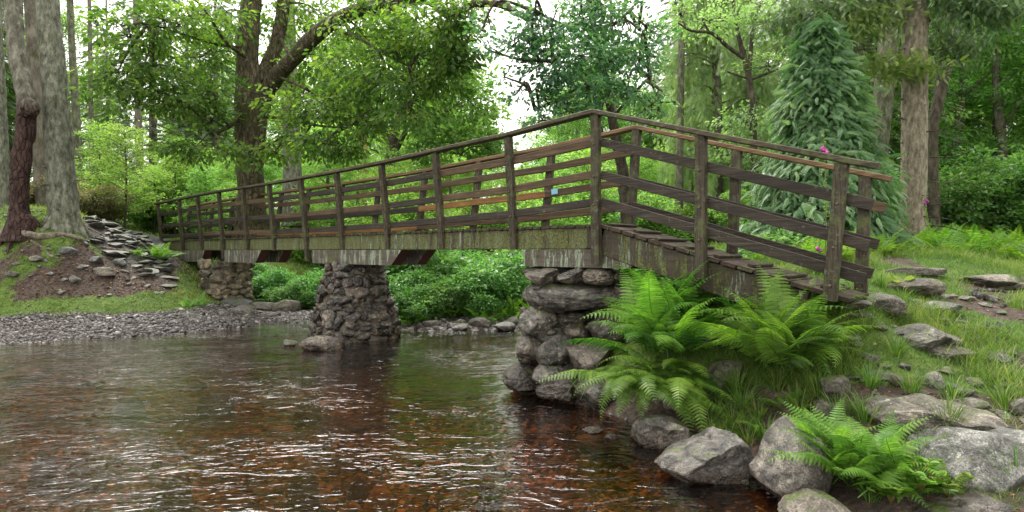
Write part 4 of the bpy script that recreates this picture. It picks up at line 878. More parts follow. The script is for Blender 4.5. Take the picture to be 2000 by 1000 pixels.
# ------------------------------------------------------------------ named trunks
def trunk_tree(name, label, pts, mat, seed, sides=26, n=110, amp=.06, r2=.012, cat='tree', extra=None, group=None, flare=0, base=None):
    """pts: (px, py, width px, Z) from the foot up"""
    P = np.array([pt(a, b, Z) for a, b, wd, Z in pts]); R = np.array([wd / 2 / F * Z / math.sqrt(1 + ((a - 1000) / F) ** 2) for a, b, wd, Z in pts])
    P = np.vstack([P[0] - np.array([0, 0, .35]), P]); R = np.concatenate([[R[0] * (1.1 + flare)], R])
    d = P[-1] - P[-2]; P = np.vstack([P, P[-1] + nrm(d) * 4]); R = np.concatenate([R, [R[-1] * .8]])
    root = empty(name, (P[1][0], P[1][1], P[1][2]), label, cat, group)
    g = Geo(); V, Fc = tube(P, R, sides, n, amp, 1.6, seed, r2, 14); g.add(V, Fc)
    if flare:
        rng = R_(seed)
        for k in range(7):
            a = k * .9 + rng.rand() * .5; r0 = R[1]; b = P[1] + np.array([math.cos(a) * r0 * .62, math.sin(a) * r0 * .62, r0 * .35]); e = P[1] + np.array([math.cos(a), math.sin(a), 0]) * r0 * (1.2 + .4 * rng.rand()); e[2] = H(e[0], e[1]) - .04
            m = (b + e) / 2 + np.array([0, 0, -.1 * r0]) + np.array([math.cos(a), math.sin(a), 0]) * r0 * .05
            V, Fc = tube([b, m, e], [r0 * .3, r0 * .2, r0 * .07], 10, 12, .3, 5, seed + k, .008, 14); g.add(V, Fc)
    obj('trunk', g, mat, root)
    return root, P, R
r, P, R = trunk_tree('spruce_tree', 'thick straight pale spruce trunk, the broadest at the left, standing on the mossy bank', [(125, 440, 80, 11.15), (125, 415, 64, 11.15), (122, 380, 62, 11.15), (116, 300, 60, 11.15), (110, 200, 56, 11.15), (101, 100, 51, 11.15), (91, 0, 50, 11.15), (80, -120, 48, 11.15)], M_bark_pale, 5, 40, 220, .05, .02, flare=.12)
rng = R_(6); g = Geo()
for k in range(9):
    i = rng.uniform(.1, .9); p = P[1] * (1 - i) + P[4] * i; a = rng.uniform(2.6, 6.8); d = np.array([math.cos(a), math.sin(a), .1]); V, Fc = tube([p + d * .24, p + d * .31], [.014, .006], 5, 3); obj('dead_twig', Geo().add(V, Fc), M_bark_dark, r)

r, P, R = trunk_tree('pine_tree', 'leaning twisted tree at the left with dark red bark below and pale bark above', [(42, 436, 62, 10.65), (39, 420, 48, 10.65), (37, 395, 40, 10.65), (40, 330, 43, 10.65), (49, 255, 40, 10.7), (53, 205, 40, 10.75), (44, 160, 38, 10.8), (33, 100, 38, 10.9), (25, 0, 36, 11.05), (14, -120, 34, 11.15)], M_bark_snag, 8, 36, 220, .08, .03, flare=.25)
g = Geo(); V, Fc = rock(9, (.34, .32, .4), 4, 9, .1, 9, .5); kp = pt(58, 212, 10.62); g.add(V + kp, Fc); obj('burr', g, M_bark_snag, r)
trunk_tree('spruce_tree', 'pale trunk behind the two front trunks at the far left', [(86, 405, 32, 13.5), (76, 280, 32, 13.5), (66, 100, 28, 13.5), (58, 0, 26, 13.5), (50, -100, 24, 13.5)], M_bark_bg, 15, 26, 120)  # darker bark chosen as painted shade in the gap between the front trunks
trunk_tree('spruce_tree', 'pale trunk cut by the left edge of the photo', [(4, 390, 38, 12.5), (0, 250, 32, 12.5), (-6, 100, 28, 12.5), (-12, -60, 26, 12.5)], M_bark_pale, 16, 24, 100)
for q, (lb, pts, m) in enumerate([('slim greenish trunk right of the broad spruce, nearest to it', [(158, 400, 19, 19), (150, 250, 17, 19), (141, 100, 15, 19), (136, -20, 14, 19)], M_bark_green), ('thin dark trunk second to the right of the broad spruce', [(180, 400, 12, 22), (178, 250, 10, 22), (176, 100, 9, 22), (174, -20, 8, 22)], M_bark_bg),
        ('very thin pole like trunk against the bright sky at the left', [(211, 400, 6, 24), (210, 250, 5, 24), (209, 150, 4, 24), (208, 60, 4, 24)], M_bark_bg), ('dark trunk between the pole like trunk and the oak', [(276, 380, 16, 20), (271, 250, 15, 20), (268, 120, 14, 20), (265, -20, 12, 20)], M_bark_bg),
        ('short pale trunk seen through bushes left of the oak', [(368, 400, 10, 24), (367, 340, 9, 24), (365, 290, 9, 24), (365, 220, 8, 24)], M_bark_pale), ('grey trunk standing just right of the oak behind the bridge', [(572, 420, 42, 17), (571, 340, 38, 17), (569, 260, 36, 17), (566, 190, 34, 17), (563, 60, 30, 17)], M_bark_pale),
        ('straight orange barked trunk in the wood between the oak and the bridge crown', [(711, 400, 12, 21), (711, 300, 13, 21), (712, 200, 12, 21), (712, 60, 10, 21)], M_bark_orange),
        ('slim pale trunk seen through the rails left of the cypress', [(1322, 475, 20, 15), (1325, 400, 18, 15), (1327, 330, 16, 15), (1329, 200, 14, 15)], M_bark_green), ('slim trunk just left of the second ramp post', [(1350, 450, 12, 17), (1349, 380, 11, 17), (1348, 300, 10, 17), (1345, 150, 9, 17)], M_bark_bg), ('slim pale trunk seen just right of the second ramp post', [(1392, 450, 17, 15.5), (1394, 390, 16, 15.5), (1395, 330, 14, 15.5), (1396, 200, 12, 15.5)], M_bark_green),
        ('thin greenish trunk seen left of the bridge crown', [(1210, 430, 8, 20), (1205, 300, 8, 20), (1200, 200, 7, 20), (1195, 60, 6, 20)], M_bark_bg),
        ('mossy green trunk just behind the nearest right spruce', [(1712, 345, 40, 12.5), (1718, 260, 42, 12.5), (1730, 140, 43, 12.5), (1742, 0, 40, 12.5), (1752, -120, 38, 12.5)], M_bark_green), ('thinner mossy trunk between cypress and right spruces', [(1672, 420, 20, 16), (1673, 220, 18, 16), (1675, 120, 17, 16), (1677, 0, 15, 16)], M_bark_bg),
        ('dark mossy curving trunk to the right of the nearest spruce', [(1826, 458, 26, 11.5), (1824, 380, 22, 11.5), (1822, 260, 22, 11.5), (1834, 190, 26, 11.5), (1846, 120, 30, 11.5), (1852, 0, 30, 11.5)], M_bark_dark)]):
    if q == 11: pts = [(1704, 470, 40, 12.5)] + pts
    trunk_tree('conifer_tree' if q < 5 or q > 10 else 'tree', lb, pts, m, 50 + q, 14 if q not in (5, 11, 13) else 22, 60, .07, .008)
r, P, R = trunk_tree('spruce_tree', 'tall pinkish grey spruce trunk with dead twig stubs, nearest at the right', [(1783, 488, 74, 9.6), (1783, 465, 60, 9.6), (1783, 420, 53, 9.6), (1785, 330, 53, 9.6), (1786, 200, 53, 9.6), (1787, 80, 53, 9.6), (1788, 0, 52, 9.6), (1789, -120, 50, 9.6)], M_bark_pink, 33, 36, 200, .04, .012, flare=.15)
rng = R_(16); g = Geo()
for k in range(46):
    i = rng.uniform(.05, .98); p = P[1] * (1 - i) + P[6] * i; a = rng.uniform(2.4, 7.0); L = rng.choice([.06, .12, .5, .8], p=[.45, .3, .15, .1]); d = np.array([math.cos(a), math.sin(a) * .7, .0]); q = p + d * .2
    V, Fc = tube([q, q + d * L * .5 + [0, 0, -.03 * L], q + d * L + [0, 0, rng.uniform(-.25, .25) * L]], [.014, .009, .003], 5, 6, .3, 8, k); obj('dead_twig', Geo().add(V, Fc), M_bark_dark, r)

gl = Geo(); C = np.array([pt(1700 + 5.5 * k, 125 + 3 * math.sin(k) + k * .7, 9.3) for k in range(22)]); C = np.repeat(C, 27, 0) + R_(3).randn(594, 3) * [.13, .25, .09]
scatter(gl, SPR, C, R_(4).randn(594, 3) * .7 + [0, -.3, -.3], np.tile([0, 0, 1.], (594, 1)) + R_(5).randn(594, 3) * .4, .15, R_(6).uniform(.4, 1, 594)); obj('foliage', gl, L_conlight, r)
# ------------------------------------------------------------------ big oak
def guided_tree(name, label, trunk, limbs, blobs, lmat, bark, seed, tpl=OAKL, leaf=.11, nl=16, rad=.24, twig=True, tint=.5, base=None, cat='tree', nup=.65, flare=0, tsd=.3, dens=1.0):
    """trunk and limbs: lists of (px,py,width px,Z); blobs: (px,py,Z,rx,ry,rz,sprays,tint)"""
    rng = R_(seed); P0 = pt(*[trunk[0][j] for j in (0, 1, 3)]); root = empty(name, P0, label, cat)
    def lim(pts, nm, sides, seed_, n=None):
        P = np.array([pt(a, b, Z) for a, b, wd, Z in pts]); R = np.array([wd / 2 / F * Z / math.sqrt(1 + ((a - 1000) / F) ** 2) for a, b, wd, Z in pts])
        V, Fc = tube(P, R, sides, n or 14 * len(pts), .12, 2.2, seed_, .018 if sides > 12 else .004, 14); return Geo().add(V, Fc), P, R
    tpts = [(trunk[0][0], trunk[0][1] + 30, trunk[0][2] * 1.15, trunk[0][3])] + trunk
    g, P, R = lim(tpts, 'trunk', 30, seed, 130); obj('trunk', g, bark, root)
    anchors = [np.array(catmull(P[1:], 20))]; 
    for q, lb in enumerate(limbs):
        g, P, R = lim(lb, 'limb', 18 if lb[0][2] > 20 else 8, seed + q + 1); obj('limb', g, bark, root); anchors.append(catmull(P, 16)[4:])
    A = np.vstack(anchors)
    gl = Geo(); gt = Geo(); C, O, Tn = [], [], []
    for (px, py, Z, rx, ry, rz, n, tn) in blobs:
        n = max(1, int(n * dens)); c = pt(px, py, Z); a = A[np.argmin(np.linalg.norm(A - c, axis=1))]
        p, d = inblob(rng, c, (rx, ry, rz), n, .55); C.append(p); O.append(d * .7 + nrm(c - a) * .6 + np.array([0, 0, -.15])); Tn.append(np.full(n, tn))
        if twig:
            m = (a + c) / 2 + rng.randn(3) * .12 + np.array([0, 0, .12]); V, Fc = tube([a, m, c], [.03, .02, .012], 6, 12, .3, 4, seed); gt = Geo(); gt.add(V, Fc)
            for s in range(0, n, max(1, n // 9)):
                e = p[s]; b = m * (1-.6) + c * .6 if s % 2 else c; V, Fc = tube([b, (b + e) / 2 + rng.randn(3) * .07, e], [.011, .007, .003], 4, 7, .3, 5, s); gt.add(V, Fc)
            obj('branch', gt, M_bark_dark, root)
    C = np.concatenate(C); O = np.concatenate(O); Tn = np.concatenate(Tn)
    sprays(gl, rng, C, O, tpl, nl, leaf, rad, Tn, tsd, .4, nup=nup)
    obj('crown', gl, lmat, root); return root
Zo = 12.2
guided_tree('oak_tree', 'large mossy oak with a long arching limb, leaning over the bridge from behind', [(492, 440, 70, Zo), (490, 380, 54, Zo), (489, 320, 56, Zo), (490, 265, 62, Zo), (488, 215, 60, Zo), (484, 120, 44, Zo), (487, 50, 42, Zo), (494, -30, 38, Zo), (500, -120, 34, Zo)],
    [[(500, 260, 36, Zo), (515, 195, 36, Zo), (540, 150, 33, Zo - .3), (566, 122, 31, Zo - .6), (610, 75, 31, Zo - 1.0), (655, 40, 29, Zo - 1.4), (710, 18, 27, Zo - 1.8), (770, 5, 28, Zo - 2.1), (840, -8, 24, Zo - 2.5)],
     [(835, -6, 22, Zo - 2.6), (880, 30, 18, Zo - 2.8), (925, 8, 15, Zo - 3.0), (975, 8, 14, Zo - 3.2), (1015, 28, 12, Zo - 3.4), (1050, 50, 6, Zo - 3.6)],
     [(510, 160, 30, Zo + .2), (538, 90, 28, Zo + .3), (552, 20, 26, Zo + .3), (556, -60, 22, Zo + .3)],
     [(478, 110, 9, Zo - .3), (440, 80, 7, Zo - .8), (400, 20, 6, Zo - 1.2), (360, -20, 5, Zo - 1.6)], [(475, 95, 7, Zo), (420, 85, 6, Zo - .6), (360, 68, 5, Zo - 1.2), (290, 45, 4, Zo - 1.7)],
     [(470, 225, 13, Zo - .2), (452, 243, 11, Zo - .5), (433, 255, 8, Zo - .7), (415, 265, 4, Zo - .9)], [(520, 228, 8, Zo - .3), (560, 232, 6, Zo - .8), (620, 245, 5, Zo - 1.4), (680, 250, 3, Zo - 1.9)],
     [(575, 120, 7, Zo - 1), (560, 100, 6, Zo - .9), (548, 75, 5, Zo - .9)], [(545, 150, 7, Zo - .4), (580, 165, 6, Zo - .9), (640, 200, 4, Zo - 1.5)], [(640, 50, 8, Zo - 1.5), (700, 75, 6, Zo - 1.9), (760, 110, 4, Zo - 2.3), (800, 130, 3, Zo - 2.5)]],
    [(255, 75, Zo - 1.8, .7, .8, .5, 70, .5), (320, 40, Zo - 1.5, 1.1, .9, .5, 110, .5), (300, 130, Zo - 1.6, .9, .8, .45, 90, .45), (395, 110, Zo + .3, .9, .9, .5, 90, .45), (385, 30, Zo - 1.0, 1.0, 1, .5, 90, .5), (255, 180, Zo - 1.7, .8, .7, .35, 60, .3), (340, 195, Zo - 1.5, .8, .7, .3, 70, .4), (420, 185, Zo - 1.0, .7, .8, .35, 60, .35),
     (560, 50, Zo + 1.4, 1.2, .9, .9, 110, .5), (620, 20, Zo + .6, 1.2, .9, .6, 110, .55), (710, 70, Zo - 1.2, 1.1, .9, .5, 120, .55), (650, 140, Zo + .2, 1.0, .9, .5, 110, .5), (720, 150, Zo - 2.0, .9, .8, .5, 110, .4), (790, 90, Zo - 2.4, .9, .8, .55, 120, .45), (810, 170, Zo - 2.5, .75, .7, .4, 90, .35), (860, 60, Zo - 2.7, .8, .7, .5, 110, .5),
     (590, 200, Zo - 1.2, .8, .8, .35, 80, .6), (660, 215, Zo - 1.6, .8, .7, .35, 90, .55), (590, 270, Zo - 1.4, .7, .7, .3, 60, .45), (660, 285, Zo - 1.8, .7, .6, .25, 60, .4), (710, 245, Zo - 2.0, .6, .6, .3, 60, .5), (875, 130, Zo - 2.8, .5, .5, .4, 60, .35), (900, 35, Zo - 3.0, .5, .5, .3, 50, .45), (905, 90, Zo - 2.9, .35, .4, .35, 36, .35), (800, 225, Zo - 2.6, .4, .4, .25, 26, .35),
     (440, 55, Zo + .8, .7, .8, .5, 60, .45), (450, 300, Zo - 1.6, .35, .4, .15, 18, .4), (485, 305, Zo - 1.5, .3, .3, .2, 18, .5), (380, 290, Zo - 1.3, .7, .5, .2, 44, .35), (415, 235, Zo - .9, .6, .5, .25, 36, .3), (540, 300, Zo - 1.2, .4, .4, .2, 24, .5), (570, 160, Zo + .8, .5, .5, .3, 36, .7), (750, 20, Zo - 2.0, 1.0, .9, .4, 90, .5), (230, 140, Zo - 1.7, .45, .5, .3, 20, .4)],
    L_oak, M_bark_oak, 60, leaf=.115, nl=21, rad=.24, dens=.5)
# overhanging oak branch above the bridge crown
Zb = 7.6
guided_tree('oak_tree', 'oak with blue green leafy branches hanging over the crown of the bridge', [(1225, 430, 26, 9.5), (1215, 330, 22, 9.3), (1195, 230, 18, 9.0), (1175, 120, 14, 8.7), (1150, 0, 12, 8.3), (1140, -80, 10, 8.1)],
    [[(1190, 200, 9, 9.0), (1170, 180, 8, 8.6), (1130, 130, 7, 8.2), (1090, 120, 5, 7.8)], [(1195, 230, 7, 9), (1240, 180, 6, 8.6), (1270, 150, 4, 8.3)], [(1170, 110, 8, 8.6), (1120, 60, 6, 8.2), (1060, 30, 5, 8.0)], [(1165, 60, 8, 8.6), (1220, 40, 6, 8.4), (1250, 60, 4, 8.2)], [(1180, 190, 5, 8.8), (1110, 190, 4, 8.2), (1045, 215, 3, 7.8)]],
    [(1080, 60, Zb + .2, .45, .5, .32, 56, .35), (1140, 40, Zb + .3, .5, .5, .35, 60, .4), (1200, 50, Zb + .4, .45, .5, .35, 56, .45), (1120, 110, Zb, .5, .5, .3, 60, .4), (1190, 120, Zb + .2, .55, .5, .32, 66, .5), (1250, 110, Zb + .3, .35, .4, .35, 44, .55), (1080, 150, Zb, .35, .4, .22, 36, .35), (1150, 170, Zb, .5, .5, .25, 50, .45), (1225, 175, Zb + .3, .4, .4, .22, 36, .6), (1045, 30, Zb + .3, .3, .4, .25, 24, .3), (1270, 60, Zb + .5, .25, .3, .25, 20, .5),
     (1110, 215, Zb, .35, .3, .16, 20, .45), (1060, 235, Zb, .25, .3, .14, 12, .6), (1035, 120, Zb + .2, .25, .3, .2, 16, .2), (1000, 90, Zb + .2, .25, .3, .18, 12, .15), (1010, 180, Zb + .1, .18, .2, .12, 7, .2), (1170, 5, Zb + .4, .6, .5, .2, 40, .45), (960, 100, Zb + .2, .16, .2, .1, 7, .15), (985, 150, Zb + .2, .14, .2, .08, 5, .15), (1260, 215, Zb + .5, .25, .3, .15, 14, .8), (1290, 200, Zb + .6, .2, .3, .12, 10, .9), (1040, 75, Zb + .3, .25, .3, .25, 26, .3), (1062, 190, Zb + .1, .2, .25, .15, 16, .35), (1050, 130, Zb + .2, .2, .2, .15, 14, .3), (940, 60, Zb + .3, .16, .2, .12, 8, .3)],
    L_oakblue, M_bark_dark, 61, leaf=.088, nl=16, rad=.17, dens=.62)
guided_tree('oak_tree', 'spreading dark limbed oak far behind the middle of the bridge', [(760, 420, 26, 20), (762, 340, 24, 20), (768, 270, 20, 20), (790, 200, 16, 20), (800, 120, 10, 20)],
    [[(765, 290, 14, 20), (735, 220, 10, 20), (700, 170, 7, 20), (660, 140, 5, 20)], [(768, 260, 14, 20), (790, 225, 11, 19.5), (810, 190, 9, 19), (850, 180, 6, 18.5)], [(770, 300, 12, 20), (800, 245, 9, 19.5), (830, 225, 7, 19), (880, 215, 5, 18.5)], [(775, 330, 10, 20), (810, 300, 8, 19.5), (850, 295, 7, 19), (900, 300, 4, 18.5)]],
    [(700, 120, 20, 1.6, 1.3, 1, 110, .5), (760, 90, 20, 1.8, 1.3, 1, 120, .55), (840, 110, 19.5, 1.5, 1.2, .9, 110, .6), (900, 150, 19, 1.3, 1.2, .8, 100, .6), (850, 170, 19, 1.2, 1, .6, 80, .5), (930, 210, 19, 1.1, 1, .7, 90, .6), (850, 250, 19, 1.4, 1, .6, 90, .45), (900, 275, 18.5, 1.2, 1, .5, 80, .4), (760, 210, 20.6, 1.4, 1, .6, 70, .4), (680, 200, 20.5, 1.4, 1, .8, 80, .5), (950, 290, 18.5, .9, .9, .5, 60, .55), (820, 300, 19, 1.3, 1, .35, 60, .35), (640, 150, 20, 1.3, 1, .9, 80, .55)],
    L_bgA, M_bark_dark, 62, tpl=LEAF, leaf=.16, nl=22, rad=.36, dens=.6)
guided_tree('birch_tree', 'dark forked bare limbed tree in front of the pale larch', [(1478, 420, 16, 13), (1472, 300, 14, 13), (1470, 220, 14, 13), (1462, 150, 13, 13), (1452, 105, 11, 13), (1440, 60, 8, 13), (1432, 10, 7, 13), (1430, -30, 6, 13)],
    [[(1463, 150, 10, 13), (1470, 60, 8, 13), (1480, 20, 6, 13), (1500, -20, 5, 13)], [(1455, 115, 9, 13), (1420, 90, 8, 12.8), (1390, 65, 7, 12.6), (1350, 60, 5, 12.4), (1325, 45, 3, 12.2)], [(1468, 155, 6, 13), (1495, 145, 5, 13), (1520, 135, 3, 13)], [(1466, 155, 5, 13), (1435, 145, 4, 12.8), (1420, 140, 3, 12.8)]],
    [(1380, 40, 12.7, .9, .7, .4, 40, .6), (1440, 30, 13, .9, .8, .5, 46, .6), (1500, 40, 13, .8, .7, .5, 40, .5), (1500, 130, 13, .6, .6, .3, 24, .5), (1460, 240, 13, .8, .6, .4, 46, .4), (1440, 300, 13.5, .9, .7, .4, 40, .3), (1490, 330, 13, .7, .6, .4, 36, .35), (1330, 30, 12.5, .6, .5, .4, 26, .6)],
    L_larch, M_bark_dark, 63, tpl=LEAF, leaf=.085, nl=16, rad=.25)
guided_tree('larch_tree', 'pale weeping larch with hanging feathery branches behind the ramp', [(1405, 440, 24, 15.5), (1402, 300, 22, 15.5), (1400, 150, 16, 15.5), (1398, 0, 12, 15.5), (1396, -100, 8, 15.5)],
    [], [(1400, 40, 15.3, .1, .1, .1, 1, .5)], L_larch, M_bark_bg, 64, nl=1, rad=.1, twig=False)
def larch_hang():
    root = [o for o in COL.objects if o.name == 'larch_tree'][0]; rng = R_(65); P, D_ = [], []; gt = Geo()
    for k in range(78):
        z = rng.uniform(3.6, 9.8); a = rng.uniform(2.3, 7.0); L = rng.uniform(1.0, 2.1) * (1.15 - .06 * z); b = np.array([root.location.x, 15.5, z]); e = b + np.array([math.cos(a) * L * 1.15, math.sin(a) * L, -.25 * L]); m = (b + e) / 2 + [0, 0, .25 * L]
        V, Fc = tube([b, m, e], [.03, .018, .006], 5, 9); gt.add(V, Fc)
        for s in range(26):
            u = rng.uniform(.2, 1.03); q = b*(1-u)**2 + 2*m*u*(1-u) + e*u*u; ln = rng.uniform(.4, 1.3)
            kk = int(ln / .13); zz = np.arange(kk) * .13; pp = q + np.stack([rng.randn() * .12 * zz + rng.randn(kk)*.02, rng.randn() * .12 * zz, -zz], 1) + rng.randn(3) * [.1, .1, .05]
            P.append(pp); D_.append(np.stack([rng.randn(kk) * .35, rng.randn(kk) * .35, -np.ones(kk)], 1))
    P, D_ = np.concatenate(P), np.concatenate(D_); g = Geo(); m = len(P)
    scatter(g, sprig(5, .035, 38, .1, .5), P, D_, rng.randn(m, 3), rng.uniform(.16, .3, m), np.clip(.5 + rng.randn(m) * .25, 0, 1)); obj('foliage', g, L_larch, root); obj('branch', gt, M_bark_bg, root)
larch_hang()
# blue-green cypress
def cypress(name, seed, h, R, n):
    rng = R_(seed); root = empty(name, (0, 0, 0)); V, Fc = tube([[0,0,-.3],[.03,0,h*.5],[0,0,h*.95]], [.09, .05, .01], 8, 20, .1, 3, seed); obj('trunk', Geo().add(V, Fc), M_bark_dark, root, local=True)
    # uneven plume-like lobes over a cone
    m = 190; t = rng.rand(m) ** 1.25 * .97; a = rng.uniform(0, 6.28, m); Rr = R * (1 - t) ** .85 * rng.uniform(.6, 1.2, m) + .06
    c = np.stack([np.cos(a) * Rr * .7, np.sin(a) * Rr * .7, .1 + h * t * .95], 1); tip = np.stack([np.cos(a) * Rr, np.sin(a) * Rr, .1 + h * t * .95 - .1 - .22 * Rr], 1)
    k = n // m; u = rng.uniform(-.6, 1.05, (m, k, 1)); q = c[:, None] * (1 - u) + tip[:, None] * u; sd = np.stack([-np.sin(a), np.cos(a), a * 0], 1)[:, None]
    wv = .22 * (.6 + .5 * (1 - t))[:, None, None]; q = q + sd * rng.randn(m, k, 1) * wv + np.array([0, 0, 1.]) * rng.randn(m, k, 1) * .09; q[..., 2] -= .12 * u[..., 0] ** 2 * (u[..., 0] > 0)
    d = np.stack([np.cos(a), np.sin(a), a * 0 - .3], 1)[:, None] + sd * rng.randn(m, k, 1) * .55 + rng.randn(m, k, 3) * .15; gl = Geo(); N_ = m * k
    q[..., 2] = np.maximum(q[..., 2], .05)
    scatter(gl, SPRC, q.reshape(-1, 3), d.reshape(-1, 3), rng.randn(N_, 3) * .7 + np.repeat(np.stack([np.cos(a), np.sin(a), a * 0 + .9], 1), k, 0), rng.uniform(.14, .27, N_), np.clip(.3 + .45 * u.reshape(-1) + rng.randn(N_) * .16 + np.repeat(rng.randn(m) * .1, k), 0, 1))  # tint darkens towards the lobe inside and pales at tips: shade put into colour
    obj('crown', gl, L_cedar, root, local=True); return root
SPRC = sprig(8, .027, 34, .7, .42, True)
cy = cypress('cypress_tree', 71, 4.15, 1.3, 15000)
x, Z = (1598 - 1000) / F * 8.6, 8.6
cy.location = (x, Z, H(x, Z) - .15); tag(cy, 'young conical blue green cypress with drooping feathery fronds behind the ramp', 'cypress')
# leafy saplings on the left
def sapling(name, label, px, Z, h, r, seed, mat=L_bgB, leaf=.06, n=240, group=None):
    rng = R_(seed); x = (px - 1000) / F * Z; root = empty(name, (x, Z, H(x, Z)), label, 'sapling', group); g = Geo(); V, Fc = tube([[0,0,-.1],[.05,0,h*.5],[0,0,h*.98]], [.028, .02, .005], 6, 20, .2, 3, seed); g.add(V, Fc); C, O = [], []
    for k in range(26):
        t = .15 + .83 * k / 26; a = k * 2.4; L = r * (1.05 - t) ** .6 * rng.uniform(.7, 1.1); b = np.array([0, 0, h * t]); e = b + np.array([math.cos(a) * L, math.sin(a) * L, L * .35]); V, Fc = tube([b, (b+e)/2 + [0,0,.05], e], [.01, .007, .003], 4, 6); g.add(V, Fc)
        u = rng.rand(n // 26, 1) * .75 + .28; C.append(b * (1-u) + e * u + rng.randn(n // 26, 3) * .08); O.append(np.tile(e - b, (n // 26, 1)))
    obj('stem', g, M_bark_dark, root, local=True); gl = Geo(); sprays(gl, rng, np.concatenate(C), np.concatenate(O), LEAF, 15, leaf, .13, .6); obj('foliage', gl, mat, root, local=True)
sapling('birch_sapling', 'bright green feathery birch sapling beside the slate path, the largest of the young trees', 243, 14.6, 2.7, 1.15, 81, n=420)
sapling('birch_sapling', 'slim bright birch sapling behind the broad spruce trunk', 192, 17, 3.0, .9, 82, n=300)
sapling('birch_sapling', 'light green sapling left of the oak trunk', 340, 16.5, 2.4, 1.1, 83, n=360)
sapling('birch_sapling', 'pale sapling just left of the oak trunk base', 400, 15.5, 2.3, .9, 84, L_bgA, n=300)
sapling('birch_sapling', 'small bright sapling behind the left handrail end', 300, 16.2, 1.8, .9, 85, n=260)
# dark spruce boughs reaching in from the top right
def bough(label, pts, seed, mat, hang, n=150):
    rng = R_(seed); P = np.array([pt(a, b, Z) for a, b, Z in pts]); root = empty('spruce_bough', P[0], label, 'tree branch'); V, Fc = tube(P, np.linspace(.035, .006, len(P)), 6, 30, .2, 4, seed); obj('branch', Geo().add(V, Fc), M_bark_dark, root)
    n *= 4; C = catmull(P, 60)[rng.randint(5, 60, n)] + rng.randn(n, 3) * [.25, .3, .12]; D_ = rng.randn(n, 3) * [.6, .6, .2] + [0, 0, -hang]; g = Geo()
    C2 = np.concatenate([C, C + nrm(D_) * .1, C + nrm(D_) * .2]); D2 = np.concatenate([D_] * 3); m = len(C2)
    scatter(g, SPR, C2, D2, rng.randn(m, 3) + [0, 0, .6], rng.uniform(.08, .15, m), np.clip(.5 + rng.randn(m) * .3, 0, 1)); obj('foliage', g, mat, root)
bough('dark drooping spruce bough entering at the top right, left of the tall trunks', [(1760, -40, 9.8), (1680, -20, 9.4), (1600, 5, 9.2), (1520, 30, 9.0)], 91, L_con, .6, 260)
bough('lighter spruce bough hanging above the cypress', [(1765, 0, 9.9), (1700, 30, 9.6), (1640, 50, 9.5), (1590, 80, 9.4)], 92, L_conlight, .6, 200)
bough('dark spruce bough hanging at the top right corner', [(1800, -60, 9.4), (1870, -20, 9.2), (1930, 0, 9.0), (1990, 20, 8.8)], 93, L_con, .9, 260)
bough('hanging spruce bough right of the tall trunk', [(1800, 20, 10.2), (1835, 60, 10.4), (1860, 80, 10.5), (1890, 95, 10.6)], 94, L_con, 1.1, 160)
# ------------------------------------------------------------------ ferns
def frond_tpl(np_=22, m=9, L=1.0, wid=.2, droop=.5, elev=.9, seed=0, fine=True):
    """one arching bipinnate frond: starts at the origin, grows along +x, rises with angle elev and bends over"""
    rng = R_(seed); t = np.linspace(0, 1, 60); ang = elev - droop * 2.2 * t ** 1.4
    dx = np.cos(ang); dz = np.sin(ang); x = np.concatenate([[0], np.cumsum((dx[1:] + dx[:-1]) / 2)]) / 59 * L; z = np.concatenate([[0], np.cumsum((dz[1:] + dz[:-1]) / 2)]) / 59 * L
    sway = rng.randn() * .06; y = sway * t ** 2 * L
    V, Q, T = [], [], []
    def P(u): return np.array([np.interp(u, t, x), np.interp(u, t, y), np.interp(u, t, z)])
    def Tn(u): return nrm(P(min(1, u + .01)) - P(max(0, u - .01)))
    # rachis
    us = np.linspace(0, 1, 12)
    for a, b in zip(us[:-1], us[1:]):
        k = len(V); w0, w1 = .006 * (1 - a) + .0015, .006 * (1 - b) + .0015; pa, pb = P(a), P(b); V += [pa + [0, w0, 0], pa - [0, w0, 0], pb - [0, w1, 0], pb + [0, w1, 0]]; Q.append([k, k+1, k+2, k+3]); T += [.05] * 4
    for i in range(np_):
        u = .14 + .85 * (i / (np_ - 1)) ** .92; c = P(u); tn = Tn(u); side = nrm(np.cross([0, 0, 1.], tn)); up = np.cross(tn, side)
        prof = min(1, (u - .05) / .28) ** .8 * (1 - u) ** .75 * 1.55; l = wid * L * prof * rng.uniform(.92, 1.06) + .008
        for sg in (-1, 1):
            d = nrm(tn * .42 + sg * side * 1.0 - up * .12 + rng.randn(3) * .04); pn = nrm(np.cross(d, tn) * -sg); s2 = nrm(tn - d * tn.dot(d))
            tint = np.clip(.5 + rng.randn() * .16, .12, 1)
            if not fine or l < .03 * L:
                k = len(V); ww = l * .16; V += [c, c + d * l * .4 + s2 * ww, c + d * l - up * l * .08, c + d * l * .4 - s2 * ww]; Q.append([k, k+1, k+2, k+3]) ; T += [tint] * 4
                continue
            for j in range(m):
                v = (j + .35) / m; q = c + d * l * v - np.array([0, 0, .22 * l * v * v]); pl = l * .235 * (1 - v) ** .55 * min(1, v * 5 + .5); bw = l / m * .47
                for s3 in (-1, 1):
                    e = nrm(s2 * s3 + d * .35); k = len(V)
                    V += [q - d * bw, q + e * pl * .6 - d * bw * .8, q + e * pl + d * bw * .3, q + d * bw]; Q.append([k, k+1, k+2, k+3] if s3 > 0 else [k+3, k+2, k+1, k]); T += [tint] * 4
            k = len(V); V += [c - s2*.0015, c + d * l - [0, 0, .22 * l], c + s2*.0015]; V.append(c + d * l * .5 - np.array([0, 0, .05 * l])); Q.append([k, k+3, k+1, k+2]); T += [.2] * 4
    return np.array(V), [np.array(Q)], np.array(T)
_fr = {}
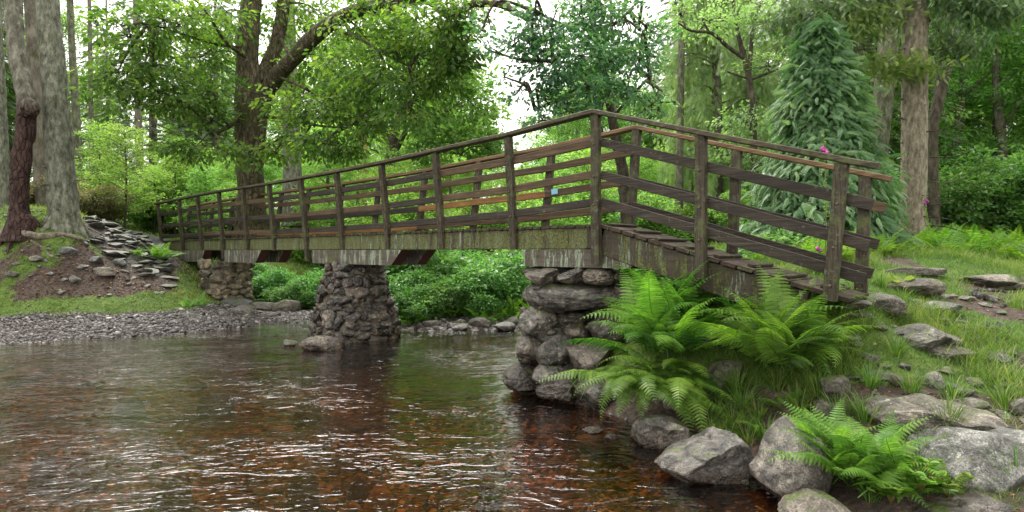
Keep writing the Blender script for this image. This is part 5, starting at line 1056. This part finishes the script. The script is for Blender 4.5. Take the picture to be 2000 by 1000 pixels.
def fern(name, label, base, n, L, seed, mat, az=(0, 6.28), elev=(.5, 1.3), fine=True, group=None, link=True, spread=.06, droop=(.35, .8), lens=None, npn=22, cat='fern', pitch=0):
    rng = R_(seed); g = Geo(); key = (fine, npn)
    if key not in _fr: _fr[key] = [(frond_tpl(npn, 11 if fine else 1, 1, w_, dr, el, 7 * q, fine), dr, el) for q, (w_, dr, el) in enumerate([(.145, .35, .6), (.15, .5, .8), (.15, .6, 1.0), (.14, .7, 1.2), (.16, .75, .95), (.15, .45, 1.25), (.12, .3, .8), (.17, .6, .75), (.135, .55, 1.35), (.16, .4, 1.05), (.13, .7, .7)])]
    for k in range(n):
        (V, Q, T), dr, el = _fr[key][rng.randint(0, 11)]; a = rng.uniform(*az); s = L * rng.uniform(.55, 1.08)
        if lens: s *= lens(a)
        V = V @ rotx(rng.randn() * .18).T @ roty(rng.uniform(-.22, .22) + pitch).T @ rotz(a).T * s + np.array([rng.randn() * spread, rng.randn() * spread, 0])
        g.add(V, Q, 0, np.clip(T + rng.randn() * .2, 0, 1))
    g.V = [np.concatenate(g.V) + np.array(base)]
    o = obj(name, g, mat, origin=base, smooth=False); return tag(o, label, cat, group)
b = pt(1295, 690, 4.6); fern('fern', 'largest bright green fern clump spilling over the bank beside the abutment', (b[0], b[1], b[2]), 74, .84, 1, L_fern, spread=.1, az=(0, 6.28))
b = pt(1275, 735, 4.3); fern('fern', 'fern fronds drooping to the water at the left of the largest clump', (b[0], b[1], b[2]), 60, .66, 2, L_fern, az=(2.5, 5.7), spread=.12, pitch=.55)
b = pt(1300, 650, 4.95); fern('fern', 'upright yellow green fern rising against the ramp behind the largest clump', tuple(b), 44, .9, 3, L_fernlight, spread=.12, pitch=-.45)
b = pt(1525, 715, 4.0); fern('fern', 'green fern clump on brown stems beneath the end of the ramp', tuple(b), 72, .88, 4, L_fern, pitch=-.2, spread=.07)
b = pt(1430, 640, 4.7); fern('fern', 'pale fern fronds just left of the clump beneath the ramp end', tuple(b), 26, .72, 41, L_fernlight, spread=.1)
b = pt(1650, 930, 2.95); fern('fern', 'pale yellow green fern in the foreground beside the tall smooth boulder', tuple(b), 84, .48, 5, L_fernlight, spread=.09)
b = pt(1790, 965, 2.75); fern('fern', 'small dark fern tucked under the largest granite boulder', tuple(b), 22, .28, 6, L_fern, spread=.04)
b = pt(1475, 845, 3.7); fern('fern', 'tiny fern between the pointed rock and the tall smooth boulder', tuple(b), 12, .24, 7, L_fern, spread=.03)
b = pt(1530, 800, 3.7); fern('fern', 'small fern on the bank below the brown stemmed fern', tuple(b), 12, .3, 71, L_fern, spread=.03)
b = pt(1585, 640, 4.2); fern('fern', 'pale fern fronds arching to the right below the last ramp post', tuple(b), 14, .6, 72, L_fernlight, az=(-.6, 1.0), spread=.05)
def small_fern(lb, px, Z, L, sd, mat=L_fernlight, n=22): x = (px - 1000) / F * Z; fern('fern', lb, (x, Z, H(x, Z)), n, L, sd, mat, fine=False, npn=18, spread=.08)
small_fern('small bright fern on the grass left of the left pier', 380, 10.9, .45, 8)
small_fern('feathery green fern under the far left end of the bridge', 308, 12.4, .6, 9, L_fern, 30)
small_fern('tiny fern on the earth bank left of the bridge end', 265, 12.0, .3, 10, L_fern)
# bracken and fern copies on the far banks and right edge of the wood
def fern_copies():
    rng = R_(50); prot = []
    for k in range(4):
        o = fern('bracken', 'x', (0, 0, 0), 20, .75, 300 + k, (L_fern, L_fernlight)[k % 2], fine=False, npn=16, spread=.12, cat='bracken'); prot.append(o)
    used = [0] * 4; n = 0
    def put(px, Z, s, lb, gr, k=None):
        nonlocal n
        k = rng.randint(0, 4) if k is None else k; x = (px - 1000) / F * Z; o = prot[k]
        if used[k]: o = o.copy(); COL.objects.link(o)
        used[k] = 1; o.location = (x, Z, H(x, Z) - .03); o.rotation_euler = (0, 0, rng.uniform(0, 6.3)); o.scale = (s, s, s); tag(o, lb, 'bracken', gr); n += 1
    for q in range(70): put(rng.uniform(1745, 2060), rng.uniform(7.2, 11.5), rng.uniform(.5, .85), 'bright bracken plant in the patch beyond the right hand path', 'bracken beyond the right hand path')
    for q in range(26): put(rng.uniform(1290, 1740), rng.uniform(6.0, 9.0), rng.uniform(.5, .9), 'bracken plant behind the ramp below the cypress', 'bracken behind the ramp')
    for q in range(70): put(rng.uniform(740, 1080), rng.uniform(10.1, 13.2), rng.uniform(.6, 1.15), 'bracken plant among the brambles on the far bank', 'bracken on the far bank')
    for q in range(14): put(rng.uniform(505, 620), rng.uniform(12.5, 15), rng.uniform(.5, .8), 'bracken plant on the bank between the two piers', 'bracken between the piers')
fern_copies()
# brambles on the far bank
def brambles():
    rng = R_(70); p = bush('bramble_bush', 71, .85, .75, L_bramble, .075, 430, 20, tint=.55); first = True
    for (px, Z, s, lb, gr) in [(x_, z_, s_, 'glossy bramble bush on the far bank between middle pier and abutment', 'brambles on the far bank') for x_, z_, s_ in
            ((765, 10.9, 1.0), (800, 10.7, 1.05), (840, 10.8, 1.1), (880, 10.7, 1.1), (925, 10.9, 1.1), (970, 11.2, 1.1), (1010, 11.2, 1.2), (780, 12, 1.3), (830, 12, 1.4), (885, 12, 1.4), (940, 12.2, 1.4), (1000, 12.5, 1.4), (1050, 12, 1.3), (750, 13, 1.2))] + \
            [(x_, z_, s_, 'green bramble bush on the bank between the two piers', 'brambles between the piers') for x_, z_, s_ in ((590, 12.6, .8), (560, 13.0, .8), (530, 13.2, .7), (610, 13.0, .9), (500, 14, .6))] + \
            [(x_, z_, s_, 'leafy bush at the foot of the cypress', 'bushes at the foot of the cypress') for x_, z_, s_ in ((1480, 8.6, .8), (1540, 8.0, .7), (1700, 8.2, .8), (1420, 9.5, .8), (1340, 10, 1.0), (1250, 10.5, .9), (1180, 10.5, .9), (1110, 10.8, 1.0))]:
        px += rng.uniform(-14, 14); Z += rng.uniform(-.2, .3); s *= rng.uniform(.6, 1.15)
        x = (px - 1000) / F * Z; loc = (x, Z, H(x, Z) - .05)
        if first: p.location = loc; p.scale = (s,) * 3; tag(p, lb, 'bramble bush', gr); first = False
        else: q = copy_tree(p, loc, rng.uniform(0, 6.3), s, lb, gr); q['category'] = 'bramble bush'
brambles()
# ------------------------------------------------------------------ grass
BLADE = (np.array([(0, -.5, 0), (0, .5, 0), (.45, .4, .0), (.45, -.4, 0), (.8, .25, -.08), (.8, -.25, -.08), (1, 0, -.2)]), [np.array([[0, 3, 2, 1], [3, 5, 4, 2]]), np.array([[5, 6, 4]])])
def grass_obj(name, label, parts, kind='stuff'):
    g = Geo()
    for (n, xr, yr, cond, Lr, wd, seed) in parts:
        rng = R_(seed); x = rng.uniform(*xr, n); y = rng.uniform(*yr, n); z = Hs(x, y); gr, gv, sl_ = masks(x, y, z); ok = (rng.rand(n) < gr ** 1.2) & cond(x, y, z) & (sl_ < .4); x, y, z = x[ok], y[ok], z[ok]; m = len(x)
        cl = fbm(np.stack([x * 2.2, y * 2.2, x * 0], 1), 3, 41); a = rng.uniform(0, 6.28, m); d = np.stack([np.cos(a) * rng.uniform(.2, 1.1, m), np.sin(a) * rng.uniform(.2, 1.1, m), np.full(m, 1.0)], 1)
        L = rng.uniform(*Lr, m) * np.clip(1 + cl * 1.1, .45, 2); sc = np.stack([L, np.full(m, wd) * rng.uniform(.7, 1.3, m), L], 1); nn = np.stack([-np.cos(a), -np.sin(a), np.full(m, .4)], 1)
        scatter(g, BLADE, np.stack([x, y, z - .01], 1), d, nn, sc, np.clip(.5 + cl * .5 + rng.randn(m) * .2, 0, 1))
    return tag(obj(name, g, L_grass, origin=(0, 0, 0), smooth=False), label, 'grass', None, kind)
def xpx(lo, hi): return lambda x, y, z: (1000 + F * x / y > lo) & (1000 + F * x / y < hi)
grass_obj('grass', 'short bright grass covering the banks on both sides of the stream', [
    (150000, (1.2, 6.5), (2.5, 6.8), lambda x, y, z: (z > .1) & (1000 + F * x / y < 2080), (.04, .11), .0034, 1),
    (26000, (1.0, 4.5), (2.6, 5.0), lambda x, y, z: (z > .1) & (1000 + F * x / y < 2080) & (fbm(np.stack([x*2.2, y*2.2, x*0], 1), 3, 41) > .05), (.09, .19), .004, 2),
    (60000, (3, 12), (6.5, 12), lambda x, y, z: z > .4, (.06, .14), .007, 3),
    (120000, (-10.5, -4), (8.8, 14), lambda x, y, z: z > .2, (.03, .07), .006, 4),
    (30000, (-12, -4), (12, 22), lambda x, y, z: z > .2, (.07, .14), .014, 5),
    (30000, (-6, 6), (10, 20), lambda x, y, z: z > .3, (.1, .22), .014, 6)])
def tuft(label, px, Z, n, L, seed, group=None, zz=None, wd=.005, arch=.8):
    rng = R_(seed); x = (px - 1000) / F * Z; z = H(x, Z) if zz is None else zz; a = rng.uniform(0, 6.28, n); r = rng.rand(n) ** .5 * .05
    P = np.stack([x + np.cos(a) * r, Z + np.sin(a) * r, np.full(n, z - .01)], 1); lean = rng.uniform(.15, arch, n); d = np.stack([np.cos(a) * lean, np.sin(a) * lean, np.ones(n)], 1); l = L * rng.uniform(.6, 1.15, n)
    tp = (np.array([(0,-.5,0),(0,.5,0),(.35,.5,.03),(.35,-.5,.03),(.7,.35,-.04),(.7,-.35,-.04),(.95,.12,-.28),(1.02,0,-.4),(.95,-.12,-.28)]), [np.array([[0,3,2,1],[3,5,4,2],[5,8,6,4]]), np.array([[8,7,6]])])
    g = Geo(); scatter(g, tp, P, d, np.stack([np.cos(a), np.sin(a), np.full(n, -.2)], 1) * -1, np.stack([l, np.full(n, wd), l], 1), np.clip(.45 + rng.randn(n) * .2, 0, 1)); return tag(obj('grass_tuft', g, L_grass, smooth=False), label, 'grass tuft', group)
tuft('bright grass tuft growing on the long ridged rock above the largest boulder', 1850, 3.05, 90, .2, 1, zz=.40)
tuft('long arching grass hanging beside the largest granite boulder at the lower right', 1985, 2.75, 70, .3, 2, zz=.2)
tuft('fresh grass tuft at the water edge right of the squarish brown rock', 1390, 3.75, 110, .24, 3, zz=.1)
tuft('tall grass on the bank between the slanting slab and the brown stemmed fern', 1440, 4.05, 110, .3, 4)
tuft('dry grass tuft on top of the abutment at the foot of the bend post', 1215, 5.45, 60, .2, 5, zz=1.14)
tuft('grass tuft on top of the low left pier', 418, 10.95, 40, .16, 6, zz=1.1, wd=.008)
for k, (px, Z, L) in enumerate([(1560, 4.1, .28), (1600, 4.15, .3), (1640, 4.2, .26), (1690, 4.1, .22), (1650, 3.9, .24), (1600, 3.7, .26), (1560, 3.6, .24), (1700, 3.6, .2), (1750, 3.9, .18), (1480, 3.75, .2), (1430, 3.8, .22), (1520, 3.9, .26), (1900, 3.9, .16), (1980, 3.6, .18), (1960, 3.3, .2), (1690, 3.3, .2), (1740, 3.2, .18), (1780, 3.5, .18), (1850, 4.6, .14), (1760, 4.8, .2), (1680, 4.9, .24), (1720, 5.2, .2), (1860, 3.4, .16), (1640, 3.4, .2), (1400, 3.95, .2), (1370, 4.1, .2), (1450, 3.9, .26), (1500, 3.55, .2), (1460, 3.6, .2), (1420, 3.7, .18), (1720, 2.95, .16), (1700, 2.8, .14), (1580, 3.45, .2), (1610, 3.25, .18), (1800, 2.9, .14), (1340, 4.3, .2)]):
    tuft('long grass tuft on the right bank among the half buried stones', px, Z, 70, L, 20 + k, 'long grass tufts on the right bank')
# ------------------------------------------------------------------ broad leaved weeds, foxgloves
def foxglove(label, px, Z, py_base, py_top, py_fl, seed, leanx=0, nb=7):
    rng = R_(seed); b = pt(px, py_base, Z); t = pt(px + leanx, py_top, Z); root = empty('foxglove', b, label, 'foxglove')
    V, Fc = tube([b - [0,0,.5], (b + t) / 2 + [.01, 0, 0], t], [.006, .005, .002], 6, 12); obj('stem', Geo().add(V, Fc, 0, .7), L_stem, root)
    g = Geo(); n = 60; u = rng.uniform(.25, 1.0, n); P = b * (1 - u[:, None]) + t * u[:, None]; a = rng.uniform(0, 6.28, n); D_ = np.stack([np.cos(a), np.sin(a), rng.uniform(-.2, .6, n)], 1)
    scatter(g, LEAF, P, D_, np.tile([0, 0, 1.], (n, 1)) + rng.randn(n, 3) * .4, rng.uniform(.018, .034, n), rng.uniform(.5, 1, n)); obj('seed_pods', g, L_fernlight, root)
    g = Geo(); f = pt(px + leanx * .6, py_fl, Z); prof = [(0, .004), (.012, .009), (.03, .012), (.042, .016), (.046, .018)]
    for k in range(nb):
        a = rng.uniform(0, 6.28); d = nrm(np.array([math.cos(a), math.sin(a), -1.6])) * .8; c = f + np.array([0, 0, .012 * (k - 3)]) + np.array([math.cos(a), math.sin(a), 0]) * .006
        P = [c + d * q for q, _ in prof]; V, Fc = tube(P, [r for _, r in prof], 8, 8); g.add(V, Fc, 0, rng.rand())
    obj('flower', g, L_purple, root)
foxglove('tall foxglove with purple bells showing above the far handrail near the ramp end', 1612, 5.6, 470, 262, 292, 1, -3)
foxglove('foxglove with one purple tip standing in front of the tall right spruce', 1818, 8.0, 470, 390, 393, 2, -14)
foxglove('small fading foxglove seen low between the ramp rails', 1597, 5.8, 520, 465, 478, 3, 4, 3)
def weed(label, px, Z, n, L, seed):
    rng = R_(seed); x = (px - 1000) / F * Z; z = H(x, Z); a = rng.uniform(0, 6.28, n); g = Geo(); scatter(g, LEAF, np.tile([x, Z, z + .01], (n, 1)), np.stack([np.cos(a), np.sin(a), rng.uniform(.5, 1.3, n)], 1), np.stack([-np.cos(a)*.4, -np.sin(a)*.4, np.ones(n)], 1), L * rng.uniform(.7, 1.1, n), rng.uniform(.6, 1, n)); tag(obj('broadleaf_weed', g, L_grass), label, 'plant')
weed('broad leaved dock plant in the grass behind the ramp foot', 1768, 5.2, 10, .17, 1)
weed('leafy plant growing behind the last ramp post', 1600, 5.4, 14, .26, 2)
def sprout(label, px, py, Z, seed, h=.3):
    rng = R_(seed); b = pt(px, py, Z); root = empty('leafy_sprig', b, label, 'plant'); g = Geo(); gl = Geo()
    for k in range(7):
        a = rng.uniform(0, 6.28); e = b + np.array([math.cos(a) * h * .6, math.sin(a) * h * .6, h * rng.uniform(.4, 1)]); V, Fc = tube([b, (b + e) / 2 + [0, 0, .05], e], [.003, .003, .001], 4, 7); g.add(V, Fc, 0, .3)
        u = np.linspace(.3, 1, 9)[:, None]; P = b * (1-u)**2 + 2 * ((b+e)/2 + [0,0,.05]) * u * (1-u) + e * u * u; P = np.repeat(P, 2, 0); s = np.tile([-1, 1], 9)
        D_ = np.stack([-math.sin(a) * s, math.cos(a) * s, np.full(18, .15)], 1) + (e - b) * .8; scatter(gl, LEAF, P, D_, np.tile([0, 0, 1.], (18, 1)) + rng.randn(18, 3) * .3, .045, rng.uniform(.3, .9, 18))
    obj('stem', g, L_stem, root); obj('foliage', gl, L_fern, root)
sprout('low leafy sprig growing under the left side of the largest boulder', 1850, 975, 2.7, 4, .16)
sprout('leafy bramble shoot hanging over the dark soil by the small dark fern', 1740, 985, 2.7, 6, .14)
sprout('second leafy sprig beside the small dark fern at the bottom', 1800, 960, 2.65, 5, .14)
# ------------------------------------------------------------------ roots and driftwood
def root_thing(label, pts, seed, mat=M_bark_dark, name='tree_root', rs=None):
    pts = [(a, b, wd, min(max(gz(a, b + wd * .3), Z * .85), Z * 1.12)) for a, b, wd, Z in pts]
    P = np.array([pt(a, b, Z) for a, b, wd, Z in pts]); R = np.array([wd / 2 / F * Z for a, b, wd, Z in pts])
    V, Fc = tube(P, R, 12, 40, .35, 5, seed, .012, 18); return tag(obj(name, Geo().add(V, Fc), mat), label, 'tree root')
M_rootb = bark_mat('brown_grey_root_bark', (.07, .055, .04), (.17, .14, .11), (.28, .25, .2), .15, 2, .1)
root_thing('thick surface root reaching right from the foot of the leaning tree', [(30, 452, 20, 9.9), (55, 458, 14, 9.8), (85, 462, 13, 9.9), (120, 458, 9, 10.1), (150, 464, 7, 10.2), (165, 470, 4, 10.3)], 1, M_rootb)
root_thing('bent root dropping down the earth bank below the leaning tree', [(36, 448, 12, 9.8), (28, 462, 10, 9.7), (22, 475, 8, 9.7), (18, 490, 5, 9.8)], 2, M_rootb)
root_thing('heavy root curving off the left edge of the photo', [(35, 440, 24, 10.0), (15, 452, 22, 9.8), (-8, 468, 20, 9.7), (-40, 480, 14, 9.7)], 3, M_rootb)
root_thing('thin root crossing the mossy ground toward the slate path', [(150, 440, 9, 10.6), (175, 448, 6, 11.0), (205, 462, 5, 11.6), (240, 475, 4, 12.0)], 4, M_rootb)
root_thing('thin root running along the lower edge of the slate path', [(185, 482, 6, 11.6), (220, 487, 6, 11.7), (260, 492, 6, 11.8), (290, 500, 4, 11.9)], 5, M_rootb)
M_rootd = bark_mat('black_wet_root', (.02, .017, .017), (.06, .055, .055), (.2, .19, .19), 0, 2.5, 0)
root_thing('gnarled black root stub in the bare earth at the right', [(1893, 570, 9, 5.3), (1908, 576, 16, 5.25), (1925, 582, 15, 5.2), (1948, 590, 8, 5.2)], 6, M_rootd)
root_thing('long black root crossing the grass at the right edge', [(1900, 568, 5, 5.4), (1940, 567, 6, 5.45), (1975, 571, 6, 5.4), (2020, 572, 6, 5.3)], 7, M_rootd)
root_thing('black root lump lower down the right slope', [(1908, 648, 6, 4.5), (1930, 638, 18, 4.45), (1955, 636, 16, 4.4), (1978, 642, 5, 4.4)], 8, M_rootd)
root_thing('short black root in the middle of the right slope', [(1850, 612, 4, 4.8), (1870, 616, 9, 4.75), (1890, 624, 8, 4.7), (1905, 627, 4, 4.7)], 9, M_rootd)
root_thing('root arching at the right edge below the long black root', [(1955, 600, 5, 4.9), (1975, 590, 8, 4.9), (2005, 592, 8, 4.9), (2030, 600, 8, 4.8)], 10, M_rootd)
root_thing('dark stub of root below the root lump', [(1935, 672, 4, 4.2), (1950, 662, 9, 4.2), (1972, 657, 6, 4.2)], 11, M_rootd)

def litter():
    rng = R_(88); g = Geo()
    M = Mat('fallen_leaves_and_needles'); m = M.done(M.ramp(M.attr('tint'), [(0, (.03, .015, .01)), (.5, (.11, .06, .03)), (.85, (.22, .14, .07)), (1, (.35, .27, .16))]), .8)
    for n, xr, yr, sz in ((9000, (-10.5, -6), (9.4, 13), .05), (5000, (1.2, 6.5), (2.5, 6.8), .03)):
        x = rng.uniform(*xr, n); y = rng.uniform(*yr, n); z = Hs(x, y); gr, gv, sl_ = masks(x, y, z); ok = (z > .1) & (rng.rand(n) > gr * .8) & (gv < .5); x, y, z = x[ok], y[ok], z[ok]; k = len(x); a = rng.uniform(0, 6.28, k)
        scatter(g, LEAF, np.stack([x, y, z + .006], 1), np.stack([np.cos(a), np.sin(a), rng.randn(k) * .2], 1), rng.randn(k, 3) * .35 + [0, 0, 1.], sz * rng.uniform(.4, 1.2, k), rng.rand(k))
    tag(obj('leaf_litter', g, m, origin=(0, 0, 0), smooth=False), 'brown fallen leaves and needles scattered on the bare earth', 'leaf litter', None, 'stuff')
litter()
root_thing('thin root creeping down the brown slope left of the slate path', [(120, 462, 6, 10.6), (140, 478, 5, 10.6), (150, 495, 4, 10.6), (172, 505, 3, 10.6)], 21, M_rootb)
root_thing('forked root crossing the earth under the leaning tree', [(60, 470, 6, 10.2), (85, 486, 5, 10.2), (100, 500, 4, 10.2), (128, 505, 3, 10.3)], 22, M_rootb)
